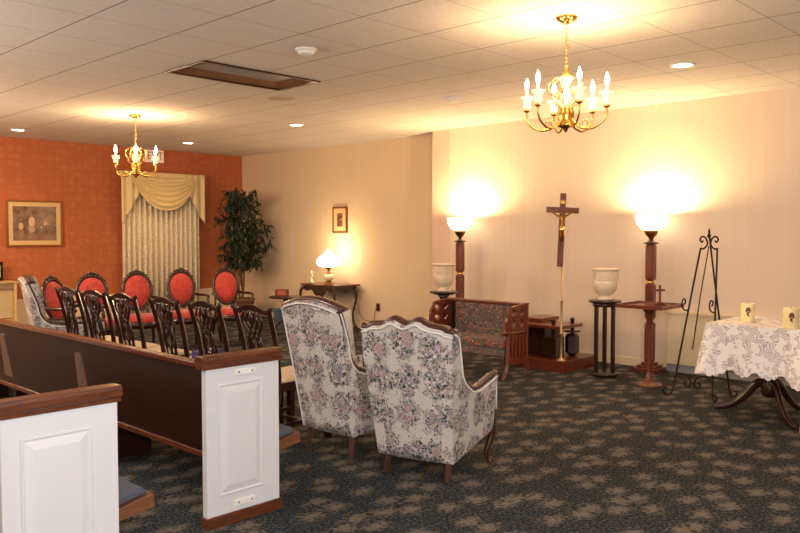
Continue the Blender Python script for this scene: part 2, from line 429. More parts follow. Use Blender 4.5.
# chandelier
def make_chandelier(loc, rz, label, power):
    t_ = thing('chandelier', label, 'chandelier', loc, rz, None)
    # local z = 0 is the ceiling
    MB().lathe([(.012,-.045),(.03,-.04),(.062,-.02),(.07,-.008),(.07,0)], seg=28).build('ceiling_canopy', M['brass'], t_)
    ch = MB(); n = 11
    for k in range(n):
        z0 = -.05-.026*k; ax = (1,0,0) if k%2 else (0,1,0)
        pts = [Vector(ax)*(.008*math.cos(q*PI/5))+Vector((0,0,z0-.013+.018*math.sin(q*PI/5))) for q in range(10)]
        ch.tube(pts, .0024, 6, closed=True)
    ch.build('chain', M['brass'], t_)
    MB().lathe([(.004,-.32),(.02,-.335),(.012,-.35),(.03,-.365),(.034,-.375),(.014,-.385)], seg=20).build('top_finial', M['brass'], t_)
    MB().lathe([(.05,-.385),(.045,-.392),(.022,-.42),(.016,-.45),(.026,-.48),(.034,-.505),(.022,-.53),(.014,-.545),(.03,-.56)], seg=24).build('porcelain_column', M['cup_glow'], t_)
    MB().lathe([(.03,-.56),(.05,-.57),(.045,-.585),(.055,-.60),(.052,-.64),(.044,-.665),(.056,-.68),(.05,-.695),(.02,-.705),(.016,-.715),(.004,-.73)], seg=24).build('hub', M['brass'], t_)
    # leafy brass loops round the column
    for k in range(6):
        a = k*PI/3+.5; e = Vector((math.cos(a), math.sin(a), 0)); zz = Vector((0,0,1))
        p = smooth_path([e*.02+zz*-.40, e*.06+zz*-.385, e*.105+zz*-.42, e*.11+zz*-.47, e*.075+zz*-.50, e*.055+zz*-.475, e*.075+zz*-.455], 5)
        p2 = smooth_path([e*.04+zz*-.565, e*.075+zz*-.55, e*.085+zz*-.52, e*.07+zz*-.505], 4)
        MB().tube(p, .0042, 6).tube(p2, .004, 6).build('scroll', M['brass'], t_)
    R = .255
    for k in range(6):
        a = math.radians(k*60); e = Vector((math.cos(a), math.sin(a), 0)); zz = Vector((0,0,1))
        p = smooth_path([e*.04+zz*-.655, e*.09+zz*-.70, e*.16+zz*-.712, e*.225+zz*-.68, e*.252+zz*-.63, e*R+zz*-.585], 6)
        side = Vector((-e.y, e.x, 0))
        arm = MB().tube(p, .0065, 8).tube(spiral(e*.115+zz*-.675, .028, -PI/2, .9, e, zz), .0035, 6).build('arm', M['brass'], t_)
        c = (e.x*R, e.y*R, 0)
        MB().lathe([(.008,-.59),(.02,-.582),(.022,-.575),(.012,-.57)], c, 16).build('socket_ring', M['brass'], arm)
        MB().lathe([(.016,-.57),(.024,-.555),(.022,-.53),(.026,-.51),(.046,-.49),(.040,-.489),(.018,-.512),(.014,-.54)], c, 24, lobes=6, amp=.1).build('flower_cup', M['cup_glow'], arm)
        MB().lathe([(.0085,-.54),(.0085,-.445)], c, 12).build('candle_sleeve', M['candle_sleeve'], arm)
        MB().lathe([(.006,-.445),(.013,-.43),(.0155,-.415),(.011,-.395),(.004,-.375),(0,-.365)], c, 14).build('flame_bulb', M['bulb'], arm)
        L = bpy.data.lights.new('candle_bulb_light', 'POINT'); L.energy = power; L.color = (1,.64,.30); L.shadow_soft_size = .02
        lo = bpy.data.objects.new('candle_bulb_light', L); C.objects.link(lo); lo.parent = t_; lo.location = (c[0]*1.0, c[1]*1.0, -.345)
    return t_
CP = 4.2
make_chandelier((4.36, 2.73, CH), math.radians(-70), 'brass and porcelain chandelier nearest the camera, on the right', CP)
make_chandelier((4.46, 8.58, CH), math.radians(3), 'brass and porcelain chandelier hanging farther off, before the curtain', CP)

# ------------------------------------------------------------------ far wall
# curtain
cu = thing('curtain', 'long beige print curtain with swagged gold valance on the orange wall', 'curtain', (6.56, YO-.02, 0))
W = .70
def pleat(x0, x1, z0, z1, y, amp, waves, nx, nz, fn=None):
    v = []; f = []
    for j in range(nz+1):
        z = z0+(z1-z0)*j/nz
        for i_ in range(nx+1):
            u = i_/nx; x = x0+(x1-x0)*u
            yy = y-amp*(.5+.5*math.sin(u*waves*2*PI+.6*math.sin(u*9)))
            if fn: x, yy, z2 = fn(u, j/nz, x, yy, z)
            else: z2 = z
            v.append((x, yy, z2))
    for j in range(nz):
        for i_ in range(nx):
            a = j*(nx+1)+i_; f.append((a, a+1, a+nx+2, a+nx+1))
    return v, f
v, f_ = pleat(-W, W-.02, .02, 2.42, -.03, .09, 15, 300, 2)
o = MB()._add(v, f_, True).build('drape', M['curtain'], cu)
o.modifiers.new('solid', 'SOLIDIFY').thickness = .004
MB().box(-W-.04, W+.04, -.15, 0, 2.40, 2.44).build('pelmet_board', M['valance'], cu, .003)
mb = MB()
v, f_ = pleat(-W-.05, W+.05, 2.34, 2.44, -.155, .004, 4, 60, 2); mb._add(v, f_, True)
# jabots: cloth cut on a slant at each side, longer at the outer edge
for sgn in (-1, 1):
    def fn(u, w, x, y, z, sgn=sgn):
        xo = sgn*(W+.05); xi = sgn*(W-.32); xx = xo+(xi-xo)*u
        bot = 1.60+ .62*u**1.1; return xx, y, bot+(2.43-bot)*w
    v, f_ = pleat(0, 1, 0, 1, -.155, .035, 3, 50, 12, fn); mb._add(v, f_, True)
mb.build('jabot', M['valance'], cu).modifiers.new('solid', 'SOLIDIFY').thickness = .006
mb = MB()
nx, nz = 60, 70; v = []; f_ = []
for j in range(nz+1):
    w = j/nz
    for i_ in range(nx+1):
        u = -1+2*i_/nx; sag = .08+.52*w
        z = 2.43-sag*(1-abs(u)**2.2)*(1.0)-.10*w*abs(u)**2
        fold = math.sin((w**.8)*7*2*PI)
        y = -.165-.03*(1-u*u)-.028*fold*(1-.6*abs(u))-.03*w
        v.append((u*(W-.10), y, z))
for j in range(nz):
    for i_ in range(nx):
        a = j*(nx+1)+i_; f_.append((a, a+1, a+nx+2, a+nx+1))
mb._add(v, f_, True); mb.build('swag', M['valance'], cu).modifiers.new('solid', 'SOLIDIFY').thickness = .005
struct(MB().box(5.92, 7.2, YO-.008, YO+.01, .75, 2.35).build('window_1', M['glass_black']))

# exit sign
ex = thing('exit_sign', 'white exit sign with red letters above the curtain, under the ceiling', 'sign', (6.47, YO, 2.615))
MB().box(-.16, .16, -.05, 0, 0, .2).build('box', mat('sign_white', rgb(236,206,180), .5, emit=(1,.75,.6,1), estr=.12), ex, .006)
def text(body, size, M4, name, m_, parent, ext=.002):
    cu_ = bpy.data.curves.new(name, 'FONT'); cu_.body = body; cu_.size = size; cu_.extrude = ext; cu_.align_x = 'CENTER'; cu_.align_y = 'CENTER'
    tmp = bpy.data.objects.new('tmp', cu_); C.objects.link(tmp)
    dg = bpy.context.evaluated_depsgraph_get(); me = bpy.data.meshes.new_from_object(tmp.evaluated_get(dg)); bpy.data.objects.remove(tmp)
    me.transform(M4); me.materials.clear(); me.materials.append(m_)
    o_ = bpy.data.objects.new(name, me); C.objects.link(o_); o_.parent = parent; return o_
text('EXIT', .155, Matrix.Translation((0,-.052,.1)) @ Matrix.Rotation(PI/2, 4, 'X') @ Matrix.Diagonal((.86,1.15,1,1)), 'lettering', M['red_ink'], ex)

# big picture: pale figures in a dark garden scene (generic)
m = M['art1'] = mat('sepia_painting', rgb(90,60,48), .35, coat=.6); t = NT(m); v = t.coord(); n = t.noise(v, 9, 4, .6)
col = t.ramp(n.outputs[0], [(.35, rgb(70,46,36)), (.5, rgb(112,82,66)), (.66, rgb(140,106,84))])
sx, sy, sz = t.sep(v)
gr = t.ramp(t.math('ADD', sz, .5), [(.2, (1,1,1,1)), (.42, (0,0,0,1))])
col = t.mix(t.math('MULTIPLY', gr, .6), col, rgb(168,126,98))
def ell(cx, cz, rx, rz_):
    a = t.math('POWER', t.math('DIVIDE', t.math('SUBTRACT', sx, cx), rx), 2); b = t.math('POWER', t.math('DIVIDE', t.math('SUBTRACT', sz, cz), rz_), 2)
    d_ = t.math('ADD', t.math('ADD', a, b), t.math('MULTIPLY', t.math('SUBTRACT', n.outputs[0], .5), 2)); return t.ramp(d_, [(.7, (1,1,1,1)), (1.0, (0,0,0,1))])
for cx, cz, rx, rz_, cc in [(-.20,-.04,.035,.055,rgb(196,160,128)),(-.19,-.13,.03,.05,rgb(150,104,80)),(-.20,.055,.018,.02,rgb(150,100,76)),
    (-.045,.02,.045,.09,rgb(206,170,134)),(-.05,-.08,.05,.06,rgb(186,146,114)),(-.05,.125,.02,.022,rgb(150,98,72)),
    (.15,.0,.03,.04,rgb(190,150,118)),(.165,-.05,.035,.04,rgb(110,70,56)),(.145,.06,.016,.02,rgb(150,100,76)),(.09,-.06,.012,.02,rgb(206,176,144))]:
    col = t.mix(ell(cx, cz, rx, rz_), col, cc)
t.color(col)
def picture(name, label, loc, rz, w, h_, fr, mt, art, frm, matm, glass=None):
    o_ = thing(name, label, 'picture', loc, rz)
    mb = MB()
    for a in [(-w/2, w/2, h_/2-fr, h_/2), (-w/2, w/2, -h_/2, -h_/2+fr), (-w/2, -w/2+fr, -h_/2+fr, h_/2-fr), (w/2-fr, w/2, -h_/2+fr, h_/2-fr)]:
        mb.box(a[0], a[1], -.028, -.001, a[2], a[3])
    mb.build('frame', frm, o_, .005)
    MB().box(-w/2+fr, w/2-fr, -.016, -.004, -h_/2+fr, h_/2-fr).build('mat_board', matm, o_)
    MB().box(-w/2+fr+mt, w/2-fr-mt, -.018, -.010, -h_/2+fr+mt, h_/2-fr-mt).build('print', art, o_)
    return o_
M['gold_frame'] = mat('gold_frame', rgb(150,96,44), .35, .5)
picture('framed_picture', 'wide framed picture of pale figures in a dark garden on the orange wall', (4.555, YO, 1.60), 0, .80, .68, .03, .06, M['art1'], M['gold_frame'], mat('mat_board_cream', rgb(214,182,128), .7))
m = M['art2'] = mat('small_dark_print', rgb(80,50,40), .4); t = NT(m); n = t.noise(t.coord(), 28, 3); t.color(t.ramp(n.outputs[0], [(.4, rgb(72,40,30)), (.65, rgb(170,120,98))]))
picture('framed_print', 'small upright framed print alone on the beige wall above the lamp table', (XW2, 9.20, 1.665), -PI/2, .33, .41, .025, .075, M['art2'], mat('copper_frame', rgb(150,84,40), .3, .6), mat('mat_board_peach', rgb(232,184,136), .7))

# bookcase + photo frame at the left edge
bc = thing('bookcase', 'low pale wood cabinet at the far left against the orange wall', 'cabinet', (3.76, YO-.02, 0))
MB().box(-.40, -.36, -.34, 0, 0, .76).box(.36, .40, -.34, 0, 0, .76).box(-.36, .36, -.34, 0, .0, .26).box(-.36, .36, -.02, 0, .26, .76).build('carcass', M['lightwood'], bc, .003)
MB().box(-.42, .42, -.36, 0, .76, .785).build('top', M['lightwood'], bc, .003)
MB().box(-.355, .355, -.30, -.285, .27, .755).build('panel', mat('grey_beige_panel', rgb(196,172,134), .6), bc)
MB().box(-.355, .355, -.335, -.31, .68, .755).build('rail', mat('grey_brown_wood', rgb(150,122,92), .6), bc)  # front rail in a darker grey-brown tone than the carcass
pf = thing('photo_frame', 'small dark photo frame standing on the pale cabinet at the left edge', 'picture', (3.93, 11.70, .787), .1)
MB().box(-.14, .12, -.02, .0, 0, .27).build('frame', M['iron'], pf, .004)
MB().box(-.10, .08, -.024, -.018, .05, .22).build('photo', mat('pale_photo', rgb(210,196,150), .4), pf)
MB().box(-.05, .04, -.026, -.023, .09, .18).build('photo_patch', mat('blue_photo_patch', rgb(90,110,130), .4), pf)

# ------------------------------------------------------------------ ficus
pl = thing('potted_ficus', 'tall leafy green ficus tree in the corner of the orange and beige walls', 'plant', (7.58, 11.0, 0))
MB().lathe([(.14,0),(.15,.02),(.20,.32),(.22,.34),(.22,.37),(.19,.37),(.185,.33),(.0,.33)], seg=28).build('pot', mat('clay_pot', rgb(110,72,50), .7), pl)
MB().lathe([(.0,.335),(.18,.335)], seg=20).build('soil', M['soil'], pl)
tr = MB(); tips = []
for k in range(3):
    a = k*2.1; p = smooth_path([(.03*math.cos(a),.03*math.sin(a),.33),(.05*math.cos(a+1),.05*math.sin(a+1),.7),(.04*math.cos(a+2.4),.04*math.sin(a+2.4),1.1),(.10*math.cos(a+3),.10*math.sin(a+3),1.5),(.16*math.cos(a+3),.16*math.sin(a+3),2.08)], 6)
    tr.tube(p, [.018-.012*i_/(len(p)-1) for i_ in range(len(p))], 7)
    for q in range(19):
        base_ = p[int(len(p)*(0.36+.62*q/19))]; an = random.uniform(0, 2*PI); zrel = base_.z
        ln = random.uniform(.25, .52)*(1.0 if 1.15 < zrel < 1.8 else .62)
        e = Vector((math.cos(an), math.sin(an), 0))
        br = smooth_path([base_, base_+e*ln*.5+Vector((0,0,.12)), base_+e*ln+Vector((0,0,random.uniform(-.05,.12)))], 5)
        tr.tube(br, [.006-.004*i_/(len(br)-1) for i_ in range(len(br))], 5); tips.append(br)
tr.build('trunk', mat('ficus_bark', rgb(92,70,50), .8), pl)
lf = MB()
for br in tips:
    for q in range(38):
        b_ = br[min(int(random.uniform(.2, 1.05)*len(br)), len(br)-1)]
        pos = b_+Vector((random.gauss(0,.05), random.gauss(0,.05), random.gauss(-.01,.05)))
        L_ = random.uniform(.07, .12); wd = L_*.22; an = random.uniform(0, 2*PI)
        Mx = Matrix.Translation(pos) @ Euler((random.uniform(-.6,.6), random.uniform(.2,1.4), an)).to_matrix().to_4x4()
        vv = [(0,0,0),(L_*.35,wd,.006),(L_*.75,wd*.7,0),(L_,0,-.02),(L_*.75,-wd*.7,0),(L_*.35,-wd,.006),(L_*.45,0,-.006)]
        lf._add([Mx @ Vector(p_) for p_ in vv], [(0,1,6),(1,2,6),(2,3,6),(3,4,6),(4,5,6),(5,0,6)])
lv = lf.build('foliage', M['leaf'], pl, weld=False)

# ------------------------------------------------------------------ console table, lamp, figurine
def cabriole(mb, x, y, h_, dx, dy, r=.022, foot=.03):
    """S-curved leg whose knee swells towards (dx,dy)"""
    e = Vector((dx, dy, 0)).normalized()
    P = [(-.01, h_), (.035, h_-.09*h_/.45), (.03, h_*.62), (.0, h_*.36), (-.012, h_*.18), (.012, h_*.05), (.02, 0.006)]
    p = smooth_path([Vector((x, y, 0))+e*a+Vector((0,0,z_)) for a, z_ in P], 5)
    n_ = len(p); rr = []
    for i_ in range(n_):
        q = i_/(n_-1); rr.append(r*(1.25-.85*min(q/.8, 1)) if q < .8 else r*(.4+.75*(q-.8)/.2))
    mb.tube(p, rr, 8)
ct = thing('console_table', 'dark carved console table with curved legs against the beige wall', 'table', (7.90, 9.13, 0), 0)
HW = .41
top = [(-.26,-HW),(-.22,-HW-.03),(.27,-HW-.03),(.27,HW+.03),(-.22,HW+.03),(-.26,HW)] 
pts = []
for i_ in range(41):
    u = -1+2*i_/40; pts.append((-.24-.045*math.cos(u*PI*1.5)*1.0-.0, u*HW))
mb = MB()
outline = pts+[(.27,HW),(.27,-HW)]
v = [(x,y,.655) for x,y in outline]+[(x,y,.68) for x,y in outline]; n_ = len(outline)
mb._add(v, [tuple(range(n_)), tuple(range(2*n_-1,n_-1,-1))]+[(i_,(i_+1)%n_,n_+(i_+1)%n_,n_+i_) for i_ in range(n_)])
mb.build('table_top', M['redwood'], ct, .004)
# scalloped apron
ap = [(-.37,.655),(.37,.655)]+[(.37-.74*k/40, .60-.085*max(0,math.cos((k/40-.5)*PI*2.2))-.03*abs(math.sin(k/40*PI*4))) for k in range(41)]
mb = MB(); mb.prism(ap, .02, Matrix.Translation((-.19,0,0)) @ Matrix.Rotation(PI/2, 4, 'Z'))
for sgn in (-1,1):
    ap2 = [(-.19,.655),(.22,.655)]+[(.22-.41*k/20,.61-.05*math.sin(k/20*PI)) for k in range(21)]
    mb.prism(ap2, .018, Matrix.Translation((0,sgn*.36-.009,0)))
mb.build('carved_apron', M['mahogany'], ct)
for sx_, sy_ in ((-1,-1),(-1,1),(1,-1),(1,1)):
    x0, y0 = (-.19 if sx_ < 0 else .20), sy_*.34
    p = smooth_path([(x0, y0, .66), (x0-(.05 if sx_<0 else 0), y0+sy_*.05, .58), (x0-(.05 if sx_<0 else 0), y0+sy_*.055, .46), (x0, y0+sy_*.0, .30), (x0, y0-sy_*.02, .2), (x0, y0+sy_*.0, .08), (x0-(.04 if sx_<0 else 0), y0+sy_*.04, .02), (x0-(.06 if sx_<0 else 0), y0+sy_*.05, .012)], 6)
    n_ = len(p); MB().tube(p, [.03-.016*math.sin(PI*i_/(n_-1)) for i_ in range(n_)], 8).sphere((x0, y0+sy_*.01, .3), .024).build('leg', M['mahogany'], ct)
mb = MB()
for sgn in (-1,1):
    p = smooth_path([(-.19,sgn*.33,.13),(-.08,sgn*.24,.10),(.0,sgn*.12,.12),(.02,0,.11)], 6); mb.tube(p, .014, 8)
    p = smooth_path([(.20,sgn*.33,.13),(.1,sgn*.24,.10),(.03,sgn*.12,.12),(.02,0,.11)], 6); mb.tube(p, .014, 8)
mb.lathe([(.0,.08),(.03,.1),(.035,.12),(.015,.145),(0,.17)], (.02,0,0)).build('stretcher', M['mahogany'], ct)

tl = thing('table_lamp', 'lit hurricane style table lamp with white glass shade on the console table', 'lamp', (7.88, 9.12, .681))
MB().lathe([(.075,0),(.08,.008),(.06,.02),(.05,.03),(.035,.045)], seg=28, lobes=4, amp=.12).build('foot', M['bronze'], tl)
MB().lathe([(.035,.042),(.065,.07),(.078,.10),(.068,.135),(.035,.155)], seg=28).build('painted_font', M['porcelain'], tl)
MB().lathe([(.036,.153),(.04,.165),(.02,.18),(.016,.21),(.04,.235),(.044,.25),(.03,.262)], seg=24).lathe([(.03,.255),(.07,.27),(.1,.268),(.1,.262),(.03,.25)], seg=24).build('collar', M['bronze'], tl)
MB().lathe([(.11,.262),(.165,.285),(.185,.325),(.18,.36),(.14,.41),(.09,.45),(.055,.475),(.05,.49)], seg=36).build('shade', M['shade'], tl)
MB().lathe([(.026,.26),(.034,.30),(.024,.40),(.022,.53),(.019,.53),(.02,.40)], seg=18).build('chimney', M['shade'], tl)
def point(parent, loc, e, col, r, nm):
    L = bpy.data.lights.new(nm, 'POINT'); L.energy = e; L.color = col; L.shadow_soft_size = r
    o_ = bpy.data.objects.new(nm, L); C.objects.link(o_); o_.parent = parent; o_.location = loc; return o_
fg = thing('figurine', 'small pale figurine left of the lamp on the console table', 'figurine', (7.80, 9.43, .681))
MB().lathe([(.045,0),(.05,.01),(.035,.025),(.02,.04)], seg=20).build('base', mat('green_white_glaze', rgb(170,180,140), .3), fg)
MB().tube(smooth_path([(0,0,.03),(.0,.012,.08),(.0,-.012,.12),(0,.006,.16),(0,.02,.185)], 5), [.022-.012*i_/20 for i_ in range(21)], 10).sphere((0,.014,.185), .014).tube([(0,-.01,.13),(0,-.04,.16),(0,-.035,.19)], .006).build('figure', M['porcelain'], fg)
cord = MB().tube(smooth_path([(8.18,9.02,.70),(8.185,8.84,.45),(8.185,8.7,.16),(8.18,8.45,.14),(8.18,8.42,.24),(8.185,8.40,.34)], 8), .004, 6).build('lamp_cord', mat('brown_cord', rgb(112,76,50), .6))
tag(cord, 'thin brown lamp cord running down the beige wall to the outlet', 'cord')
ol = thing('wall_outlet', 'brass wall outlet on the beige wall right of the console table', 'outlet', (XW2, 8.36, .345), -PI/2)
MB().box(-.04, .04, -.006, 0, -.06, .06).build('plate', M['bronze'], ol, .003)
MB().box(-.017, .017, -.01, -.004, .012, .04).box(-.017, .017, -.01, -.004, -.04, -.012).build('socket', M['iron'], ol, .003)

# round pedestal table, card, bin
rt = thing('pedestal_table', 'small dark round pedestal table under the small red card box', 'table', (6.96, 9.00, 0))
MB().lathe([(0,.525),(.23,.525),(.245,.535),(.245,.545),(.235,.55),(0,.55)], seg=36).build('table_top', M['mahogany'], rt)
MB().lathe([(.03,.14),(.045,.17),(.025,.22),(.03,.3),(.042,.36),(.022,.42),(.03,.48),(.06,.525)], seg=20).build('column', M['mahogany'], rt)
for k in range(3):
    a = k*2*PI/3+.3; e = Vector((math.cos(a), math.sin(a), 0))
    p = smooth_path([e*.02+Vector((0,0,.2)), e*.10+Vector((0,0,.17)), e*.17+Vector((0,0,.06)), e*.23+Vector((0,0,.012))], 5)
    MB().tube(p, .016, 8).build('leg', M['mahogany'], rt)
cb = thing('card_box', 'small red and brown card box standing on the round pedestal table', 'box', (6.90, 9.01, .551), math.radians(-46))
MB().box(-.095, .095, -.03, .03, 0, .10).build('body', mat('maroon_card', rgb(112,48,44), .6), cb, .003)
MB().box(-.06, .06, -.033, -.029, .02, .085).build('label_panel', mat('orange_label', rgb(180,96,60), .6), cb)
wb = thing('waste_bin', 'blue grey waste bin on the carpet beneath the round pedestal table', 'bin', (7.26, 9.54, 0), .3)
MB().lathe([(.085,0),(.09,.01),(.115,.30),(.12,.305),(.12,.315),(.108,.315),(.085,.02),(0,.02)], seg=4, smooth=False).build('body', M['blue_plastic'], wb, .006)

# ------------------------------------------------------------------ red oval-back armchairs (front = -y)
def make_red():
    r = thing('parlor_armchair', '', 'chair')
    # seat
    pts = [(.245*math.cos(a)*(1 if math.sin(a)<0 else .85), -.0+.24*math.sin(a)) for a in [2*PI*k/32 for k in range(32)]]
    def ringed(s, z): return [(x*s, (y+.02)*s-.02, z) for x, y in pts]
    mb = MB(); v = []
    for s_, z_ in [(1,.40),(1.02,.42),(1,.455),(.9,.475),(.6,.49),(.0,.495)]: v += ringed(s_, z_)
    f_ = [tuple(range(31,-1,-1))]+[(j*32+k, j*32+(k+1)%32, (j+1)*32+(k+1)%32, (j+1)*32+k) for j in range(5) for k in range(32)]
    mb._add(v, f_, True); mb.build('seat_cushion', M['red'], r)
    mb = MB(); v = ringed(1.04,.335)+ringed(1.05,.41)
    mb._add(v, [tuple(range(31,-1,-1)), tuple(range(32,64))]+[(k,(k+1)%32,32+(k+1)%32,32+k) for k in range(32)], True); mb.build('seat_rail', M['mahogany'], r)
    # oval back, leaning back
    T = Matrix.Translation((0,.24,.50)) @ Matrix.Rotation(-.2, 4, 'X')
    path = []; rr = []
    for k in range(72):
        a = 2*PI*k/72; rx = .165+.02*math.sin(a); x = rx*math.cos(a); z = .245+.225*math.sin(a)
        path.append(T @ Vector((x, 0, z))); rr.append(.021+.005*math.cos(k*2.1)*(1 if math.sin(a) > .2 else .2))
    mb = MB().tube(path, rr, 10, closed=True)
    for k, (x, z, q) in enumerate([(-.105,.445,.02),(-.07,.475,.024),(-.035,.49,.024),(0,.50,.03),(.035,.49,.024),(.07,.475,.024),(.105,.445,.02),(-.14,.41,.017),(.14,.41,.017)]):
        mb.sphere(T @ Vector((x,-.004,z)), q, (1.1,.7,.75))
    mb.build('carved_back_frame', M['mahogany'], r)
    mb = MB(); v = []; n_ = 40
    for s_, y_ in [(1,.02),(1.0,-.0),(.9,-.025),(.6,-.04),(0,-.045)]:
        v += [T @ Vector((s_*(.165+.02*math.sin(2*PI*k/n_))*.93*math.cos(2*PI*k/n_), y_, .245+s_*.21*math.sin(2*PI*k/n_))) for k in range(n_)]
    f_ = [tuple(range(n_-1,-1,-1))]+[(j*n_+k, j*n_+(k+1)%n_, (j+1)*n_+(k+1)%n_, (j+1)*n_+k) for j in range(4) for k in range(n_)]
    mb._add(v, f_, True); mb.build('back_pad', M['red'], r)
    for sg in (-1,1):
        p = smooth_path([T @ Vector((sg*.178,0,.17)), Vector((sg*.215,.16,.665)), Vector((sg*.24,0,.67)), Vector((sg*.245,-.14,.665)), Vector((sg*.24,-.17,.65))], 6)
        mb = MB().tube(p, .018, 8, flat=.75)
        mb.tube(smooth_path([(sg*.24,-.12,.655),(sg*.245,-.14,.56),(sg*.235,-.10,.46),(sg*.23,-.09,.37)], 5), .015, 8); mb.build('arm', M['mahogany'], r)
        mb = MB(); mb.tube([T @ Vector((sg*.1,0,.03)), Vector((sg*.14,.22,.42)), Vector((sg*.16,.22,.36)), Vector((sg*.18,.26,.2)), Vector((sg*.19,.32,.006))], [.018,.02,.022,.018,.014], 8); mb.build('leg', M['mahogany'], r)
        mb = MB(); cabriole(mb, sg*.19, -.17, .37, sg*.7, -1, .026); mb.build('leg', M['mahogany'], r)
    return r
r0 = make_red(); G = None
reds = [((5.81, 8.66, 0), -.34, 'red oval-back carved armchair nearest the ficus, rightmost of the red row'),
        ((5.22, 8.78, 0), -.32, 'red oval-back armchair before the right side of the curtain'),
        ((4.59, 8.74, 0), -.32, 'red oval-back armchair before the left side of the curtain'),
        ((3.98, 8.64, 0), -.30, 'red oval-back armchair before the bare orange wall, left of the curtain'),
        ((3.60, 8.24, 0), .50, 'red oval-back armchair turned sideways, just beyond the far floral wing chair')]
for k, (l_, a_, lab) in enumerate(reds):
    if k == 0: r0.location = l_; r0.rotation_euler.z = a_; r0['label'] = lab; r0['group'] = 'red parlor armchairs along the orange wall'
    else: dup(r0, l_, a_, lab, 'red parlor armchairs along the orange wall')

# ------------------------------------------------------------------ pierced-back dining chairs (front = +x)
def make_side():
    r = thing('side_chair', '', 'chair')
    mb = MB(); a = [(.25,-.225),(.25,.225),(-.2,.19),(-.2,-.19)]
    v = [(x,y,.385) for x,y in a]+[(x,y,.445) for x,y in a]
    mb._add(v, [(3,2,1,0),(4,5,6,7)]+[(i_,(i_+1)%4,4+(i_+1)%4,4+i_) for i_ in range(4)]); mb.build('seat_frame', M['mahogany'], r, .004)
    mb = MB(); b = [(.235,-.21),(.235,.21),(-.185,.175),(-.185,-.175)]
    v = [(x,y,.44) for x,y in b]+[(x,y,.462) for x,y in b]+[(x*.8+.005,y*.8,.478) for x,y in b]
    mb._add(v, [(3,2,1,0),(8,9,10,11)]+[(j*4+i_,j*4+(i_+1)%4,(j+1)*4+(i_+1)%4,(j+1)*4+i_) for j in (0,1) for i_ in range(4)]); mb.build('seat_pad', M['cream_seat'], r, .008)
    for sg in (-1,1):
        MB().box(.2,.245,sg*.202-.022,sg*.202+.022,0,.39).build('leg', M['mahogany'], r, .004)
        p = smooth_path([(-.27,sg*.165,.0),(-.215,sg*.168,.25),(-.19,sg*.17,.44),(-.225,sg*.178,.7),(-.29,sg*.188,.94)], 5)
        MB().tube(p, .021, 4, flat=1.0, up=(1,0,0)).build('back_post', M['mahogany'], r)
    mb = MB(); pts_t = []; n_ = 32
    for i_ in range(n_+1):
        u = -1+2*i_/n_; ear = .022*max(0, (abs(u)-.72)/.28)**1.5
        zt = .945+.035*max(0, math.cos(u*PI*.75))+ear*1.2; th = .042+.014*math.cos(u*PI)
        pts_t.append((u*.218, zt, zt-th))
    v = []
    for (y_, zt, zb) in pts_t:
        lean = lambda z_: -.29-(z_-.94)*.26
        v += [(lean(zt)-.012, y_, zt), (lean(zb)-.012, y_, zb), (lean(zb)+.012, y_, zb), (lean(zt)+.012, y_, zt)]
    f_ = [(3,2,1,0), (4*n_,4*n_+1,4*n_+2,4*n_+3)]
    for i_ in range(n_):
        for k in range(4): f_.append((i_*4+k, i_*4+(k+1)%4, (i_+1)*4+(k+1)%4, (i_+1)*4+k))
    mb._add(v, f_); mb.build('crest_rail', M['mahogany'], r, .004)
    # pierced splat: interlaced ribbons
    def bx_(z_): return -.19-(z_-.44)*.2 if z_ > .44 else -.19
    mb = MB()
    for sg in (-1,1):
        for P in ([(.075,.93),(.105,.86),(.06,.78),(.025,.70),(.05,.62),(.065,.54),(.045,.46)],
                  [(.02,.93),(.055,.87),(.025,.80),(-.03,.73),(-.04,.65),(-.01,.58),(.02,.52),(.02,.46)],
                  [(.045,.93),(.01,.86),(-.035,.79),(-.065,.71),(-.075,.62),(-.05,.54),(-.03,.46)]):
            mb.tube(smooth_path([(bx_(z_)-.012, sg*y_, z_) for y_, z_ in P], 5), .012, 6, flat=.8)
    mb.tube([(bx_(z_)-.012, 0, z_) for z_ in (.94,.88,.82)], .012, 6)
    mb.box(-.215,-.19,-.19,.19,.43,.475)
    mb.build('pierced_splat', M['mahogany'], r)
    mb = MB()
    for sg in (-1,1): mb.box(-.23,.22,sg*.192-.011,sg*.192+.011,.14,.17, )
    mb.box(-.01,.015,-.2,.2,.145,.168); mb.build('stretcher', M['mahogany'], r, .003)
    return r
s0 = make_side()
def org(cx_, cy_, a_): return (cx_+.30*math.cos(a_), cy_+.30*math.sin(a_))   # crest centre -> chair origin
sides = [(4.405, .04, 3.105, 'dark pierced-back chair beside the left floral wing chair, end of its row'),
         (4.88, .0, 3.03, 'dark pierced-back chair second from the white pew end, cream seat'),
         (5.39, .0, 3.0, 'dark pierced-back chair third from the white pew end, before the curtain'),
         (6.00, .06, 2.97, 'dark pierced-back chair fourth from the white pew end'),
         (6.53, .07, 2.97, 'dark pierced-back chair fifth from the white pew end'),
         (7.04, .04, 2.97, 'dark pierced-back chair farthest down the row, beside the far floral wing chair')]
sides = [(org(cx_, cy_, a_)[1], a_, org(cx_, cy_, a_)[0], lab) for cy_, a_, cx_, lab in sides]
for k, (y_, a_, x_, lab) in enumerate(sides):
    if k == 0: s0.location = (x_, y_, 0); s0.rotation_euler.z = a_; s0['label'] = lab; s0['group'] = 'dark pierced-back chairs behind the pew'
    else: dup(s0, (x_, y_, 0), a_, lab, 'dark pierced-back chairs behind the pew')
pb = thing('tissue_box', 'small purple box on the cream seat of a dark pierced-back chair', 'box', (3.30, 5.26, .479), .3)
MB().box(-.11,.11,-.06,.06,0,.08).build('carton', M['purple'], pb, .004)
MB().box(-.05,.05,-.02,.02,.079,.083).build('opening', M['white_plastic'], pb)

